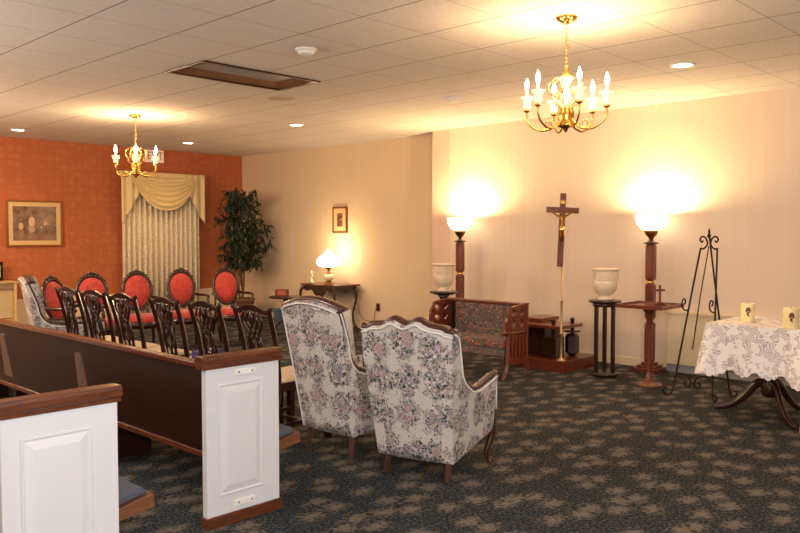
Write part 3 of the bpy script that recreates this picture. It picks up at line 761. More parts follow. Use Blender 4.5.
# ------------------------------------------------------------------ floral wing chairs (front = +x)
def make_wing(label, loc, rz, top_w, bot_w, H, hump, skirt_b, skirt_f, lean=.16):
    r = thing('wing_chair', label, 'armchair', loc, rz, None)
    tw, bw = top_w/2, bot_w/2
    ztop = H-.05
    def bxz(z_): return -.26-(z_-.2)*lean          # outer surface of the leaning back
    def wy_(z_):
        q = max(0, min(1, (z_-.15)/(ztop-.15))); return bw+(tw-bw)*q**(1.0 if hump == 2 else 1.6)
    def crest(u):
        if hump == 2: return ztop+.038*(.5-.5*math.cos(2*PI*min(1,max(0,(u+1)/2*2)) if False else 0))+.030*math.exp(-((abs(u)-.27)/.15)**2)+.022*(1-u*u)-.012*(abs(u)>.8)
        return ztop+.055*math.cos(u*PI/2)**.8
    # back: grid outline solid
    mb = MB(); nz = 14; nu = 24; th = .11
    def P(u, w, inner):
        zt = crest(u); z_ = skirt_b+(zt-skirt_b)*w
        y_ = u*wy_(z_); x_ = bxz(z_)+(th if inner else 0)-(0.0 if inner else .02*(1-u*u))
        return (x_, y_, z_)
    v = []; f_ = []
    for inner in (0,1):
        for j in range(nz+1):
            for i_ in range(nu+1): v.append(P(-1+2*i_/nu, j/nz, inner))
    N = (nz+1)*(nu+1); g = lambda s_, j, i_: s_*N+j*(nu+1)+i_
    for s_ in (0,1):
        for j in range(nz):
            for i_ in range(nu): f_.append((g(s_,j,i_), g(s_,j,i_+1), g(s_,j+1,i_+1), g(s_,j+1,i_)))
    for j in range(nz):
        f_.append((g(0,j,0), g(0,j+1,0), g(1,j+1,0), g(1,j,0))); f_.append((g(0,j,nu), g(0,j+1,nu), g(1,j+1,nu), g(1,j,nu)))
    for i_ in range(nu):
        f_.append((g(0,nz,i_), g(0,nz,i_+1), g(1,nz,i_+1), g(1,nz,i_))); f_.append((g(0,0,i_), g(0,0,i_+1), g(1,0,i_+1), g(1,0,i_)))
    mb._add(v, f_, True); bk = mb.build('back', M['floral'], r)
    # sides with wing and arm
    prof = ([(bxz(ztop)+.015, ztop), (bxz(ztop)+.075, ztop-.03), (-.245, ztop-.16), (-.20, ztop-.27), (-.12, .565), (-.04, .525), (.06, .525), (.17, .55), (.27, .575)] if hump == 2 else
            [(bxz(ztop)+.01, ztop), (bxz(ztop)+.035, ztop-.05), (bxz(.80)+.05, .80), (bxz(.70)+.055, .70), (bxz(.63)+.085, .63), (-.19, .59), (-.06, .575), (.12, .58), (.27, .595)])
    pp = [tuple(q)[::2] for q in smooth_path([(a, 0, b) for a, b in prof], 6)]
    for sg in (-1,1):
        mb = MB(); cols = []
        for (x_, zt) in pp:
            q = max(0, min(1, (x_+.26)/.53)); zb = skirt_b+(skirt_f-skirt_b)*q
            if x_ < -.26: zb = max(zb, skirt_b+(-.26-x_)/.16 * 1.0)
            zb = min(zb, zt-.01)
            flare = .02*q
            cols.append((x_, zb, zt, flare))
        v = []; f_ = []
        for (x_, zb, zt, fl_) in cols:
            for s_, z_ in ((0,zb),(0,zt),(1,zt),(1,zb)):
                v.append((x_, sg*(wy_(z_)+.012+fl_-(.07 if s_ else 0)), z_))
        n_ = len(cols)
        for i_ in range(n_-1):
            for k in range(4): f_.append((i_*4+k, i_*4+(k+1)%4, (i_+1)*4+(k+1)%4, (i_+1)*4+k))
        f_ += [(3,2,1,0), (4*(n_-1),4*(n_-1)+1,4*(n_-1)+2,4*(n_-1)+3)]
        mb._add(v, f_); sd_ = mb.build('side_panel', M['floral_side'], r)
        # wood edge running down the wing and along the arm
        path = [(x_, sg*(wy_(zt)+fl_-.006), zt+.008) for (x_, zb, zt, fl_) in cols]
        path += [(.285, sg*(wy_(.5)+.0), z_) for z_ in (.56, .5, .42, .34, skirt_f+.02)]
        MB().tube(path, .019, 8).build('wood_edge', M['walnut'], r)
        pth = [(x_, sg*(wy_(zt)+fl_+.012), zt-.014) for (x_, zb, zt, fl_) in cols]+[(.272, sg*(wy_(.5)+.03), z_) for z_ in (.55,.45,.35)]
        MB().tube(pth, .0055, 6).build('piping', M['piping'], sd_)
    # crest rail
    path = [(bxz(crest(u))+.045, u*(wy_(crest(u))+.006), crest(u)+.006) for u in [-1+2*k/40 for k in range(41)]]
    MB().tube(path, .021, 8, flat=1.9, up=(0,0,1)).build('crest_rail', M['walnut'], r)
    path = [(bxz(crest(u))-.006-.02*(1-u*u), u*wy_(crest(u)), crest(u)-.018) for u in [-1+2*k/40 for k in range(41)]]
    path = path+[(bxz(z_)-.002, wy_(z_)+.002, z_) for z_ in [skirt_b+(crest(1)-.02-skirt_b)*(1-k/8) for k in range(9)]] if hump == 1 else path
    MB().tube(path, .0055, 6).build('back_piping', M['piping'], bk)
    # seat
    MB().box(-.2,.27,-bw+.02,bw-.02,skirt_f-.03,.33).build('seat_base', M['floral'], r, .02)
    MB().box(-.16,.33,-bw+.06,bw-.06,.33,.45).build('seat_cushion', M['floral'], r, .035)
    for sg in (-1,1):
        mb = MB(); mb.tube([(-.22,sg*(bw-.035),skirt_b+.08),(-.225,sg*(bw-.035),skirt_b),(-.25,sg*(bw-.03),0.006)], [.03,.028,.022], 4, up=(1,0,0)); mb.build('leg', M['walnut'], r, .002)
        mb = MB(); cabriole(mb, .27, sg*(bw-.0), skirt_f+.06, 1, sg*.6, .026); mb.build('leg', M['walnut'], r)
    return r
make_wing('floral wing armchair with double-humped crest, nearer the camera, right of the pair', (3.62, 3.19, 0), math.radians(14), .60, .48, .955, 2, .12, .22)
make_wing('floral wing armchair with single arched crest beside the white pew end, left of the pair', (3.545, 3.83, 0), math.radians(2), .53, .46, 1.035, 1, .18, .25, .195)
make_wing('floral wing armchair far off at the left, beyond the dark chair row', (3.30, 7.74, 0), math.radians(-14), .45, .41, 1.035, 1, .19, .25, .2)

# ------------------------------------------------------------------ pews
def make_pew(label, loc, length, brackets):
    r = thing('church_pew', label, 'pew', loc)
    W_ = .44; T_ = .042
    # white end panel with a raised field
    e = MB().box(0, W_, 0, T_, .055, .80).build('end_panel', M['white_paint'], r, .003)
    x0, x1, z0, z1 = .065, .335, .15, .715
    mb = MB(); rings = []
    for ins, dep in [(0,-.001),(.004,-.006),(.010,-.006),(.014,-.001),(.018,-.001),(.05,-.009)]:
        rings.append([(x0+ins, dep, z0+ins), (x1-ins, dep, z0+ins), (x1-ins, dep, z1-ins), (x0+ins, dep, z1-ins)])
    v = [p for rg in rings for p in rg]; n_ = len(rings)
    f_ = [(j*4+k, j*4+(k+1)%4, (j+1)*4+(k+1)%4, (j+1)*4+k) for j in range(n_-1) for k in range(4)]+[tuple((n_-1)*4+k for k in range(4))]
    mb._add(v, f_); mb.build('raised_field', M['white_paint'], e)
    capp = [(-.012,.795),(-.012,.81),(-.022,.82),(-.022,.845),(-.014,.86),(T_+.012,.86),(T_+.022,.845),(T_+.022,.82),(T_+.012,.81),(T_+.012,.795)]
    mb = MB(); mb.prism([(a, b) for a, b in capp], W_+.038, Matrix.Translation((-.026,0,0)) @ Matrix(((0,1,0,0),(1,0,0,0),(0,0,1,0),(0,0,0,1))))
    mb.build('end_cap', M['pewcap'], r, .002)
    MB().box(-.008, W_+.008, -.012, T_+.008, 0, .058).build('end_base', M['pewcap'], r, .004)
    if brackets:
        for (cx, cz) in ((.222,.762),(.215,.098)):
            b = MB().box(cx-.062, cx+.02, -.006, 0, cz-.016, cz+.016).box(cx+.015, cx+.062, -.011, 0, cz-.016, cz+.016).build('latch_plate', M['white_plastic'], r, .005)
            MB().lathe([(0,.003),(.004,.002),(.005,0)], (0,0,0), 10, Matrix.Translation((cx-.035,-.0065,cz)) @ Matrix.Rotation(PI/2,4,'X')).lathe([(0,.003),(.004,.002),(.005,0)], (0,0,0), 10, Matrix.Translation((cx+.042,-.0115,cz)) @ Matrix.Rotation(PI/2,4,'X')).build('screw', M['screw'], b)
    y1 = length
    mb = MB(); v = []
    for y_ in (T_, y1):
        v += [(.012,y_,.80),(.034,y_,.80),(.079,y_,.335),(.057,y_,.335)]
    mb._add(v, [(0,1,2,3),(7,6,5,4)]+[(k,(k+1)%4,4+(k+1)%4,4+k) for k in range(4)]); mb.build('backrest', M['pew'], r)
    MB().box(.048, .085, T_, y1, .328, .358).build('bottom_rail', M['pewcap2'], r, .004)
    MB().box(-.004, .05, T_, y1, .795, .825).build('top_rail', M['pewcap2'], r, .006)
    # tilted seat: front edge raised
    mb = MB(); v = []
    for y_ in (T_+.0, y1): v += [(.075,y_,.385),(.25,y_,.345),(.42,y_,.335),(.615,y_,.372),(.62,y_,.312),(.42,y_,.285),(.25,y_,.295),(.075,y_,.345)]
    mb._add(v, [tuple(range(8)),tuple(range(15,7,-1))]+[(k,(k+1)%8,8+(k+1)%8,8+k) for k in range(8)]); mb.build('seat', M['oak'], r, .004)
    mb = MB(); v = []
    for y_ in (T_+.02, y1-.02): v += [(.09,y_,.405),(.25,y_,.375),(.42,y_,.37),(.58,y_,.400),(.595,y_,.372),(.42,y_,.338),(.25,y_,.348),(.09,y_,.385)]
    mb._add(v, [tuple(range(8)),tuple(range(15,7,-1))]+[(k,(k+1)%8,8+(k+1)%8,8+k) for k in range(8)]); mb.build('seat_cushion', M['blue_cushion'], r, .008)
    k = 0
    y_ = T_+1.45
    while y_ < y1:
        mb = MB(); mb._add([(.008,y_-.05,.72),(.008,y_+.02,.72),(.055,y_+.05,.37),(.055,y_-.12,.37),(.03,y_-.05,.72),(.03,y_+.02,.72),(.07,y_+.05,.37),(.07,y_-.12,.37)],
                [(0,1,2,3),(7,6,5,4),(0,4,5,1),(1,5,6,2),(2,6,7,3),(3,7,4,0)]); mb.build('back_brace', M['brace'], r)
        MB().box(.1, .5, y_-.02, y_+.02, 0, .29).build('seat_support', M['pew'], r, .004)
        y_ += 1.28
    e2 = MB().box(0, W_, y1, y1+T_, 0, .80).build('far_end_panel', M['white_paint'], r, .003)
    return r
M['pewcap2'] = wood('pew_rail_wood', rgb(78,36,20), rgb(112,58,32), .25, .5, (16,2,16))
M['brace'] = wood('brace_wood', rgb(92,66,52), rgb(120,90,70), .5, .1, (14,14,3))
make_pew('dark wooden pew with white end panel and two white latch plates, before the dark chairs', (2.07, 3.31, 0), 4.6, True)
make_pew('dark wooden pew at the lower left, its plain white end panel cut by the frame', (1.0, 2.95, 0), 3.2, False)

# ------------------------------------------------------------------ torchieres
def make_torch(loc, rz, label, e):
    r = thing('torchiere_lamp', label, 'floor lamp', loc, rz)
    MB().box(-.13,.13,-.13,.13,0,.045).box(-.10,.10,-.10,.10,.045,.07).box(-.065,.065,-.065,.065,.07,.10).build('base', M['redwood'], r, .006)
    hw = .046
    for z0, z1 in ((.10,.52),(.555,.93),(.965,1.345)):
        ch_ = .014
        o8 = [(-hw+ch_,-hw),(hw-ch_,-hw),(hw,-hw+ch_),(hw,hw-ch_),(hw-ch_,hw),(-hw+ch_,hw),(-hw,hw-ch_),(-hw,-hw+ch_)]
        v = [(x*.8,y*.8,z0) for x,y in o8]+[(x,y,z0+.02) for x,y in o8]+[(x,y,z1-.02) for x,y in o8]+[(x*.8,y*.8,z1) for x,y in o8]
        MB()._add(v, [tuple(range(7,-1,-1)), tuple(range(24,32))]+[(j*8+k, j*8+(k+1)%8, (j+1)*8+(k+1)%8, (j+1)*8+k) for j in range(3) for k in range(8)]).build('pole_section', M['redwood'], r)
    for z_ in (.52, .93): MB().lathe([(.03,z_-.002),(.036,z_+.012),(.03,z_+.0175),(.036,z_+.024),(.03,z_+.037)], seg=20).build('brass_joint', M['brass'], r)
    MB().lathe([(.03,1.34),(.075,1.352),(.08,1.36),(.045,1.368),(.025,1.38),(.022,1.40),(.03,1.405)], seg=28).build('collar', M['walnut'], r)
    MB().lathe([(.022,1.40),(.03,1.415),(.055,1.44),(.07,1.475),(.072,1.485),(.03,1.49)], seg=28).build('brass_cup', M['bronze'], r)
    MB().lathe([(.0,1.488),(.06,1.490),(.10,1.505),(.14,1.545),(.162,1.60),(.168,1.655),(.163,1.655),(.157,1.60),(.135,1.55),(.097,1.512),(.0,1.497)], seg=40).build('glass_bowl', M['bowl'], r)
    MB().tube([(.168*math.cos(a), .168*math.sin(a), 1.658) for a in [2*PI*k/36 for k in range(36)]], .004, 6, closed=True).build('rim', M['bronze'], r)
    point(r, (0,0,1.615), e, (1,.70,.36), .05, 'torchiere_light')
    return r
TE = 52
make_torch((7.74, 3.80, 0), 0, 'tall wooden floor lamp with lit bowl, beside the small tray table', TE)
make_torch((7.70, 6.36, 0), 0, 'tall wooden floor lamp with lit bowl, beyond the dark floral settee', TE)
point(tl, (0, 0, .56), 12, (1,.68,.34), .12, 'table_lamp_light')
point(tl, (0, 0, .22), 2, (1,.68,.34), .03, 'table_lamp_lower_light')

# ------------------------------------------------------------------ tray table with small cross
tt = thing('tray_table', 'small square tray-top pedestal table of red wood before the right floor lamp', 'table', (7.0, 3.44, 0))
MB().box(-.225,.225,-.225,.225,.755,.775).build('table_top', M['redwood'], tt, .003)
mb = MB()
for a in [(-.235,.235,-.235,-.22),(-.235,.235,.22,.235),(-.235,-.22,-.22,.22),(.22,.235,-.22,.22)]: mb.box(a[0],a[1],a[2],a[3],.755,.79)
mb.build('tray_edge', M['redwood'], tt, .003)
MB().lathe([(.12,0),(.125,.015),(.11,.025),(.06,.035),(.035,.06),(.028,.15),(.032,.3),(.026,.5),(.032,.68),(.07,.74),(.09,.756)], seg=28).build('pedestal', M['redwood'], tt)
def cross_mesh(mb, h_, w_, t_, arm_z, y=0, half=None):
    mb.box(-t_/2,t_/2,y-t_*.35,y+t_*.35,0,h_).box(-w_/2,-t_/2,y-t_*.35,y+t_*.35,arm_z-t_/2,arm_z+t_/2).box(t_/2,w_/2,y-t_*.35,y+t_*.35,arm_z-t_/2,arm_z+t_/2); return mb
cr = thing('standing_cross', 'small dark wooden cross standing on the square tray table', 'cross', (7.06, 3.37, .7755), math.radians(-46))
MB().box(-.05,.05,-.035,.035,0,.014).box(-.035,.035,-.025,.025,.014,.03).build('foot', M['redwood'], cr, .003)
o = cross_mesh(MB(), .165, .095, .02, .115).build('cross', M['redwood'], cr, .002); o.location = (0,0,.028)

# ------------------------------------------------------------------ urns and their stands
def make_urn(label, loc):
    r = thing('ceramic_urn', label, 'urn', loc)
    MB().lathe([(.075,0),(.078,.015),(.05,.035),(.055,.045),(.095,.075),(.118,.13),(.124,.19),(.120,.20),(.128,.215),(.124,.28),(.126,.30),(.140,.308),(.140,.318),(.125,.318),(.115,.30),(.112,.14),(.05,.06),(0,.055)], seg=44).build('body', M['ivory'], r)
    mb = MB()
    for k in range(12):
        a0 = 2*PI*k/12; mb.tube([(.126*math.cos(a0+q*PI/6/6), .126*math.sin(a0+q*PI/6/6), .218-.018*math.sin(q*PI/6)) for q in range(7)], .0045, 6)
    mb.build('garland', M['ivory'], r)
    return r
u0 = make_urn('ivory ceramic urn on the slim three-legged stand between crucifix and right lamp', (7.17, 4.01, .783))
dup(u0, (6.93, 5.97, .783), .4, 'ivory ceramic urn behind the left end of the floral settee')
st = thing('plant_stand', 'slim dark round-topped stand with tall legs holding the right urn', 'stand', (7.17, 4.01, 0))
MB().lathe([(0,.755),(.155,.755),(.165,.765),(.165,.775),(.158,.782),(0,.782)], seg=36).build('top', M['mahogany'], st)
MB().lathe([(.12,.715),(.125,.755),(0,.755)], seg=32).build('apron', M['mahogany'], st)
for k in range(3):
    a = math.radians(-46+180+k*120+15); MB().box(-.017,.017,-.017,.017,.03,.74).build('leg', M['mahogany'], st, .003).location = (.095*math.cos(a), .095*math.sin(a), 0)
MB().lathe([(0,.015),(.13,.015),(.135,.025),(.13,.04),(0,.04)], seg=32).build('lower_shelf', M['mahogany'], st)
for k in range(3):
    a = math.radians(-46+180+k*120+15); MB().sphere((.12*math.cos(a), .12*math.sin(a), .012), .012).build('foot', M['mahogany'], st)
s2 = thing('plant_stand', 'dark round-topped pedestal stand holding the left urn beside the settee', 'stand', (6.93, 5.97, 0))
MB().lathe([(0,.745),(.12,.745),(.125,.755),(.165,.76),(.17,.77),(.165,.782),(0,.782)], seg=36).build('top', M['mahogany'], s2)
MB().lathe([(.12,0),(.13,.02),(.06,.06),(.04,.12),(.045,.4),(.038,.64),(.045,.70),(.08,.746)], seg=28).build('pedestal', M['mahogany'], s2)

# ------------------------------------------------------------------ gothic settee (front = -x)
se = thing('gothic_settee', 'low dark wooden settee with floral back and pierced quatrefoil ends', 'settee', (6.60, 5.09, 0))
HY = .505
def quatre(cx, cy, r_):
    pts_ = []
    for k in range(4):
        a = k*PI/2; c_ = (cx+r_*.62*math.cos(a), cy+r_*.62*math.sin(a))
        pts_ += arc(c_[0], c_[1], r_*.44, a-PI*.62, a+PI*.62, 7)
    return pts_
def gothic_arm(sg):
    out = [(-.33,.44),(.03,.44),(.03,.72),(-.03,.742),(-.17,.735),(-.27,.72),(-.29,.67),(-.33,.63)]
    holes = [quatre(-.225,.665,.042), quatre(-.225,.555,.042), quatre(-.09,.665,.042), quatre(-.09,.555,.042)]
    Mx = Matrix.Translation((0, sg*HY, 0)) @ Matrix.Rotation(PI/2, 4, 'X')
    a_ = curve_plate([out]+holes, .03, Mx, 'end_panel', M['redwood'], se)
    mb = MB()
    for x_ in (-.30,-.24,-.18,-.12,-.06,0.0): mb.box(x_-.015,x_+.015,sg*HY-.014,sg*HY+.014,.16,.44)
    mb.box(-.32,.02,sg*HY-.018,sg*HY+.018,.15,.20); mb.build('slat', M['redwood'], a_, .002)
    MB().tube([(-.36,sg*HY,.475),(-.26,sg*HY,.46),(-.1,sg*HY,.46),(.0,sg*HY,.46)], .02, 8, flat=1.3, up=(0,0,1)).sphere((-.36,sg*HY,.475), .028).build('arm_rail', M['redwood'], a_)
    MB().tube(smooth_path([(-.30,sg*HY,.45),(-.315,sg*HY,.2),(-.33,sg*HY,.1),(-.39,sg*(HY+.0),.006)], 5), .024, 4, up=(1,0,0)).build('leg', M['redwood'], se)
    MB().tube([(.01,sg*HY,.74),(.01,sg*HY,.2),(.05,sg*HY,.006)], .024, 4, up=(1,0,0)).build('leg', M['redwood'], se)
for sg in (-1,1): gothic_arm(sg)
MB().box(-.055,.055,-HY-.005,HY+.005,.725,.748).build('top_rail', M['redwood'], se, .004)
MB().box(-.0,.035,-HY+.02,HY-.02,.30,.725).build('back_board', M['mahogany'], se)
MB().box(-.04,.0,-HY+.04,HY-.11,.34,.715).build('back_cushion', M['floral_dark'], se, .012)
MB().box(-.34,.0,-HY+.03,HY-.03,.30,.39).build('seat_cushion', M['floral_dark'], se, .025)
MB().box(-.335,.0,-HY+.02,HY-.02,.235,.30).build('seat_frame', M['floral_dark'], se, .005)

# ------------------------------------------------------------------ platform kneeler with posts
ks = thing('altar_kneeler', 'low dark wooden kneeler altar with slab top and two posts behind the settee', 'altar', (0,0,0))
MB().box(7.00,7.68,4.38,5.15,0,.12).build('platform', M['redwood'], ks, .006)
MB().box(7.24,7.62,4.78,5.1,.12,.435).build('cabinet', M['mahogany'], ks, .004)
MB().box(7.08,7.53,4.48,5.12,.44,.475).build('slab_top', M['redwood'], ks, .005)
MB().box(7.30,7.66,4.86,5.12,.475,.515).build('raised_lid', M['redwood'], ks, .005)
def hexp(r_, z0, z1, z2, z3):
    m_ = MB(); m_.lathe([(r_*.55,z0),(r_,z1),(r_,z2),(r_*.6,z3)], seg=6, smooth=False); return m_
a = MB(); a.lathe([(.03,.12),(.075,.16),(.075,.335),(.05,.365)], seg=6, smooth=False)
a.lathe([(.02,.36),(.02,.505),(.024,.505),(.024,.53),(.01,.54)], seg=14); p1 = a.lathe([(.09,.385),(.095,.39),(.09,.397)], seg=20).build('right_post', M['mahogany'], ks); p1.location = (7.44,4.555,0)
a = MB(); a.box(-.085,.085,-.085,.085,.12,.345); a.lathe([(.022,.34),(.022,.505),(.028,.505),(.028,.53),(.01,.54)], seg=14); p2 = a.build('left_post', M['mahogany'], ks, .004); p2.location = (7.185,4.63,0)
for o_ in (p1, p2): pass

# processional crucifix, facing the camera corner
cx = thing('processional_crucifix', 'wooden crucifix with bronze figure on a tall brass pole against the right wall', 'crucifix', (7.055, 4.45, .1205), math.radians(-46))
MB().lathe([(.05,0),(.052,.008),(.03,.016),(.016,.03),(.0125,.05),(.0125,.28),(.018,.285),(.018,.30),(.0125,.305),(.0125,.62),(.016,.625),(.016,.645),(.011,.65),(.011,1.0)], seg=16).build('pole', M['pale_brass'], cx)
cz = .99
Tt = Matrix.Rotation(math.radians(2.2), 4, 'Y')
m_ = MB()
m_.box(-.031,.031,-.014,.014,0,.765,Tt).box(-.17,-.031,-.014,.014,.56,.62,Matrix.Translation((.0,0,0)) @ Tt).box(.031,.17,-.014,.014,.56,.62,Tt)
o = m_.build('cross', M['redwood'], cx, .003); o.location = (-.022,0,cz)
o2 = MB().box(-.022,.022,-.017,-.014,.655,.69,Tt).build('title_plate', M['brass'], cx); o2.location = (-.022,0,cz)
# corpus: one continuous skinned figure
def skin(name, verts, edges, radii, m_, parent, root=0, sub=2):
    me = bpy.data.meshes.new(name); me.from_pydata(verts, edges, []); o_ = bpy.data.objects.new(name, me); C.objects.link(o_)
    o_.modifiers.new('skin', 'SKIN'); sk = me.skin_vertices[0].data
    for q, r_ in enumerate(radii): sk[q].radius = (r_, r_); sk[q].use_root = (q == root)
    sb = o_.modifiers.new('sub', 'SUBSURF'); sb.levels = sub; sb.render_levels = sub
    dg = bpy.context.evaluated_depsgraph_get(); m2 = bpy.data.meshes.new_from_object(o_.evaluated_get(dg)); bpy.data.objects.remove(o_)
    m2.materials.clear(); m2.materials.append(m_); m2.name = name
    for p_ in m2.polygons: p_.use_smooth = True
    o3 = bpy.data.objects.new(name, m2); C.objects.link(o3); o3.parent = parent; return o3
yb = -.034
V = [(0,yb,.40),(0,yb-.002,.45),(0,yb,.50),(0,yb,.53),(-.004,yb-.008,.548),(-.010,yb-.012,.565),
     (-.03,yb,.522),(-.085,yb+.006,.555),(-.135,yb+.012,.588),(-.152,yb+.014,.598),
     (.03,yb,.522),(.085,yb+.006,.555),(.135,yb+.012,.588),(.152,yb+.014,.598),
     (-.014,yb,.385),(-.016,yb-.022,.325),(-.008,yb-.004,.25),(-.006,yb-.02,.225),
     (.014,yb,.385),(.012,yb-.024,.325),(.004,yb-.006,.25),(.006,yb-.022,.225)]
Ed = [(0,1),(1,2),(2,3),(3,4),(4,5),(2,6),(6,7),(7,8),(8,9),(2,10),(10,11),(11,12),(12,13),(0,14),(14,15),(15,16),(16,17),(0,18),(18,19),(19,20),(20,21)]
Rr = [.020,.018,.024,.012,.014,.012,.012,.009,.0065,.006,.012,.009,.0065,.006,.014,.012,.008,.006,.014,.012,.008,.006]
o = skin('corpus_figure', V, Ed, Rr, M['bronze'], cx); o.location = (-.008,0,cz)
o = MB().lathe([(.022,.36),(.027,.375),(.027,.41),(.02,.42)], (0,yb,0), 12, lobes=5, amp=.12).build('loincloth', M['brass'], cx); o.location = (-.008,0,cz)

# ------------------------------------------------------------------ iron easel (faces -x)
ea = thing('iron_easel', 'black wrought iron display easel with scrolls beside the lace covered table', 'easel', (6.73, 2.905, 0), -.07)
r_ = .0085
AX, AY, AZ = (1,0,0), (0,1,0), (0,0,1)
shz = 1.325
tx = .27     # the frame leans back
def fx(z_): return .0+tx*z_/1.3
for sg in (-1,1):
    ft = smooth_path([(fx(.12),sg*.178,.12),(fx(.05),sg*.185,.05),(fx(.012)-.01,sg*.205,.012),(-.03,sg*.235,.014),(-.045,sg*.25,.045),(-.04,sg*.235,.07),(-.03,sg*.215,.06)], 5)
    p = [Vector((fx(shz),sg*.078,shz)), Vector((fx(.9),sg*.115,.9)), Vector((fx(.5),sg*.147,.5))]
    MB().tube(p+ft, r_, 8).build('side_rail', M['iron'], ea)
    X0 = fx(shz)
    cs = smooth_path([(X0,sg*.078,shz),(X0,sg*.05,shz-.005),(X0,sg*.015,shz+.035),(X0,sg*.03,shz+.09),(X0,sg*.065,shz+.105),(X0,sg*.085,shz+.08),(X0,sg*.07,shz+.055),(X0,sg*.055,shz+.068)], 6)
    MB().tube(cs, r_*.95, 8).build('crest_scroll', M['iron'], ea)
    xx = fx(.77); y_ = sg*.128
    hk = smooth_path([(xx,y_,.77),(xx-.05,y_,.765),(xx-.10,y_,.79),(xx-.115,y_,.835),(xx-.09,y_,.87),(xx-.055,y_,.86),(xx-.055,y_,.83),(xx-.075,y_,.825)], 5)
    MB().tube(hk, r_*.8, 8).build('picture_hook', M['iron'], ea)
    bs = smooth_path([(.012,sg*.172,.17),(.014,sg*.12,.205),(.014,sg*.05,.19),(.012,sg*.015,.14),(.01,sg*.035,.10),(.01,sg*.068,.105),(.01,sg*.07,.14),(.01,sg*.05,.145)], 6)
    MB().tube(bs, r_*.9, 8).build('brace_scroll', M['iron'], ea)
rl = smooth_path([(X0,0,shz+.14),(X0+.01,-.01,shz+.02),(.29,-.10,.7),(.29,-.19,.16),(.30,-.205,.04),(.31,-.225,.012),(.325,-.25,.02),(.33,-.255,.05),(.32,-.235,.055)], 5)
MB().tube(rl, r_, 8).build('rear_leg', M['iron'], ea)
MB().tube([(X0,0,shz+.02),(.19,.03,.9),(.10,.05,.42)], r_*.6, 6).build('centre_rod', M['iron'], ea)
MB().lathe([(.006,shz+.09),(.016,shz+.105),(.016,shz+.12),(.006,shz+.13),(.012,shz+.145),(.0,shz+.19)], (X0,0,0), 12).build('finial', M['iron'], ea)

# ------------------------------------------------------------------ lace table
pt = thing('pedestal_table', 'dark pedestal table with curved legs under the white lace cloth', 'table', (6.50, 2.17, 0))
MB().box(-.37,.37,-.35,.35,.72,.745).build('table_top', M['mahogany'], pt, .006)
MB().lathe([(.05,.16),(.07,.2),(.05,.27),(.035,.34),(.06,.42),(.065,.47),(.035,.55),(.04,.66),(.10,.72)], seg=24).build('column', M['mahogany'], pt)
for a in (92, 222, 335):
    e = Vector((math.cos(math.radians(a)), math.sin(math.radians(a)), 0))
    p = smooth_path([e*.02+Vector((0,0,.27)), e*.10+Vector((0,0,.25)), e*.20+Vector((0,0,.13)), e*.30+Vector((0,0,.05)), e*.40+Vector((0,0,.02)), e*.43+Vector((0,0,.018))], 6)
    n_ = len(p); MB().tube(p, [.04-.024*(k/(n_-1)) for k in range(n_)], 8, flat=.7, up=(0,0,1)).build('leg', M['mahogany'], pt)
# cloth: top plus hanging skirt with scalloped hem
hx, hy = .385, .365; zt = .752
mb = MB(); mb._add([(-hx,-hy,zt),(hx,-hy,zt),(hx,hy,zt),(-hx,hy,zt)], [(0,1,2,3)])
per = []
cr_ = .03
def edge(a, b, n_):
    for k in range(n_): per.append((a[0]+(b[0]-a[0])*k/n_, a[1]+(b[1]-a[1])*k/n_))
edge((-hx,-hy),(hx,-hy),96); edge((hx,-hy),(hx,hy),90); edge((hx,hy),(-hx,hy),96); edge((-hx,hy),(-hx,-hy),90)
n_ = len(per); rows = 14; v = []; f_ = []; acc = 0
for j in range(rows+1):
    w = j/rows; s_ = 0
    for k, (x_, y_) in enumerate(per):
        if k: s_ += math.hypot(x_-per[k-1][0], y_-per[k-1][1])
        corner = max(0, 1-min(math.hypot(abs(x_)-hx, abs(y_)-hy)/.12, 1))
        out = (.015*w+.012*w*math.sin(s_*22)+.006*w*math.sin(s_*47)+corner*.075*w)
        nx_, ny_ = (x_/hx if abs(abs(x_)-hx) < 1e-6 else 0), (y_/hy if abs(abs(y_)-hy) < 1e-6 else 0)
        if corner > 0 and not (nx_ and ny_): pass
        L_ = math.hypot(nx_, ny_) or 1
        drop = .33+.055*abs(math.sin(s_*PI/.19))+.014*abs(math.sin(s_*PI/.047))+corner*.05
        v.append((x_+nx_/L_*out, y_+ny_/L_*out, zt-drop*w))
for j in range(rows):
    for k in range(n_): f_.append((j*n_+k, j*n_+(k+1)%n_, (j+1)*n_+(k+1)%n_, (j+1)*n_+k))
mb._add(v, f_, True)
cl = mb.build('tablecloth', M['lace']); cl.location = (6.50, 2.17, 0); tag(cl, 'white lace tablecloth with scalloped hem draped over the pedestal table', 'tablecloth')
def candle(loc, rz, label):
    r = thing('pillar_candle', label, 'candle', loc, rz)
    MB().lathe([(.0,0),(.053,.0),(.055,.004),(.055,.148),(.051,.152),(.045,.149),(.0,.145)], seg=36).build('wax_body', M['candle_wax'], r)
    MB().tube([(0,0,.144),(.002,0,.162)], .0015, 5).build('wick', M['iron'], r)
    mb = MB()
    # stamped floral emblem hugging the wax, towards local -y
    def em(u, z_, q, sx_=1, sz_=1):
        a = -PI/2+u/.055; mb.sphere((.0545*math.cos(a), .0545*math.sin(a), z_), q, (sx_,.35,sz_), 10, Matrix.Rotation(a+PI/2, 3, 'Z').to_4x4())
    for u, z_, q in [(0,.10,.012),(-.012,.095,.009),(.012,.095,.009),(-.009,.11,.008),(.009,.11,.008),(0,.118,.006),(0,.078,.008),(-.004,.066,.009),(.003,.054,.006),(-.012,.084,.006),(.012,.083,.005)]: em(u, z_, q)
    mb.build('emblem', mat('brown_relief', rgb(112,64,30), .5), r)
    return r
candle((6.40, 2.315, .753), math.radians(-46-22), 'ivory pillar candle with brown emblem near the easel')
candle((6.20, 1.93, .753), math.radians(-46-22), 'ivory pillar candle with brown emblem at the right edge of the photo')

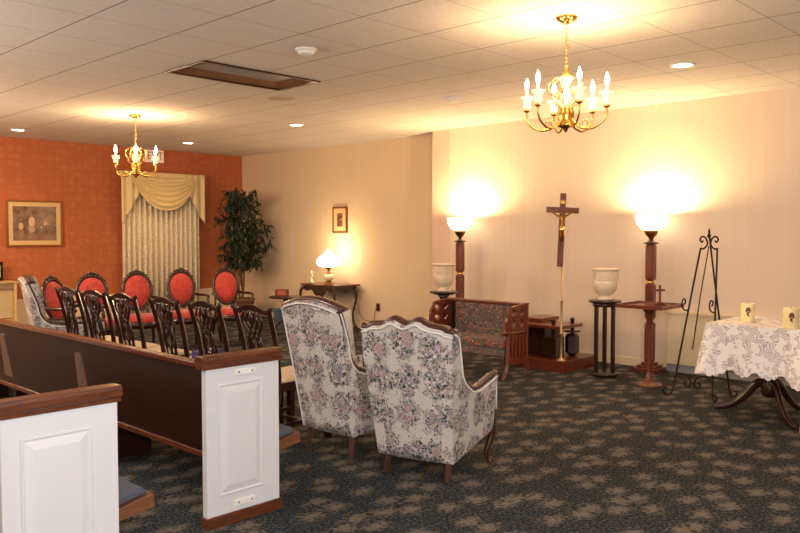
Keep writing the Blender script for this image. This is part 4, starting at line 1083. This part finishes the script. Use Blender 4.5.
# wooden easel leg at the right edge
we = thing('wooden_stand', 'pale orange wooden stand whose slanted leg shows at the right edge', 'stand', (5.98, 1.62, 0))
MB().tube([(.075,.175,0.01),(.05,.14,.30),(.0,.02,.95)], .02, 4, up=(1,0,0)).build('leg', M['orangewood'], we)
MB().tube([(-.15,-.2,0.01),(-.02,-.05,.95)], .02, 4, up=(1,0,0)).build('leg', M['orangewood'], we)
MB().tube([(.30,-.22,0.01),(.02,-.02,.95)], .02, 4, up=(1,0,0)).build('leg', M['orangewood'], we)
MB().lathe([(0,.94),(.05,.94),(.055,.955),(.05,.97),(0,.97)], seg=20).build('cap', M['orangewood'], we)

# ------------------------------------------------------------------ lights
def area(nm, loc, rot, size, e, col):
    L = bpy.data.lights.new(nm, 'AREA'); L.energy = e; L.color = col; L.size = size; o_ = bpy.data.objects.new(nm, L)
    C.objects.link(o_); o_.location = loc; o_.rotation_euler = rot; return o_
# the photographer's flash, on the camera
area('camera_flash', (-.03, -.03, 1.66), (math.radians(90), 0, math.radians(-46)), .09, 40, (.90,.95,1.0))
# unseen fill lights, added because the visible lamps leave the room too dark
point(None, (1.2, -.6, 2.1), 120, (1,.93,.88), .3, 'rear_fill_light')
point(None, (.1, 6.0, 2.1), 110, (1,.86,.74), .3, 'left_fill_light')  # added fill from the left, no fixture stands for it
point(None, (1.3, 9.3, 2.2), 165, (1,.70,.42), .3, 'far_left_fill_light')  # added warm fill that brightens the far walls and ceiling

w = bpy.data.worlds.new('World'); S.world = w; w.use_nodes = True
w.node_tree.nodes['Background'].inputs[0].default_value = (1,.8,.65,1); w.node_tree.nodes['Background'].inputs[1].default_value = .05

# ------------------------------------------------------------------ camera
cd = bpy.data.cameras.new('camera'); cam = bpy.data.objects.new('camera', cd); C.objects.link(cam)
cd.sensor_width = 36; cd.lens = 781.8/800*36
cam.location = (0, 0, 1.464); cam.rotation_euler = (math.radians(90-2.468), 0, math.radians(-46.05))
cd.clip_start = .05
S.camera = cam
S.view_settings.view_transform = 'Standard'; S.view_settings.look = 'None'; S.view_settings.gamma = 1; S.view_settings.exposure = 0.7
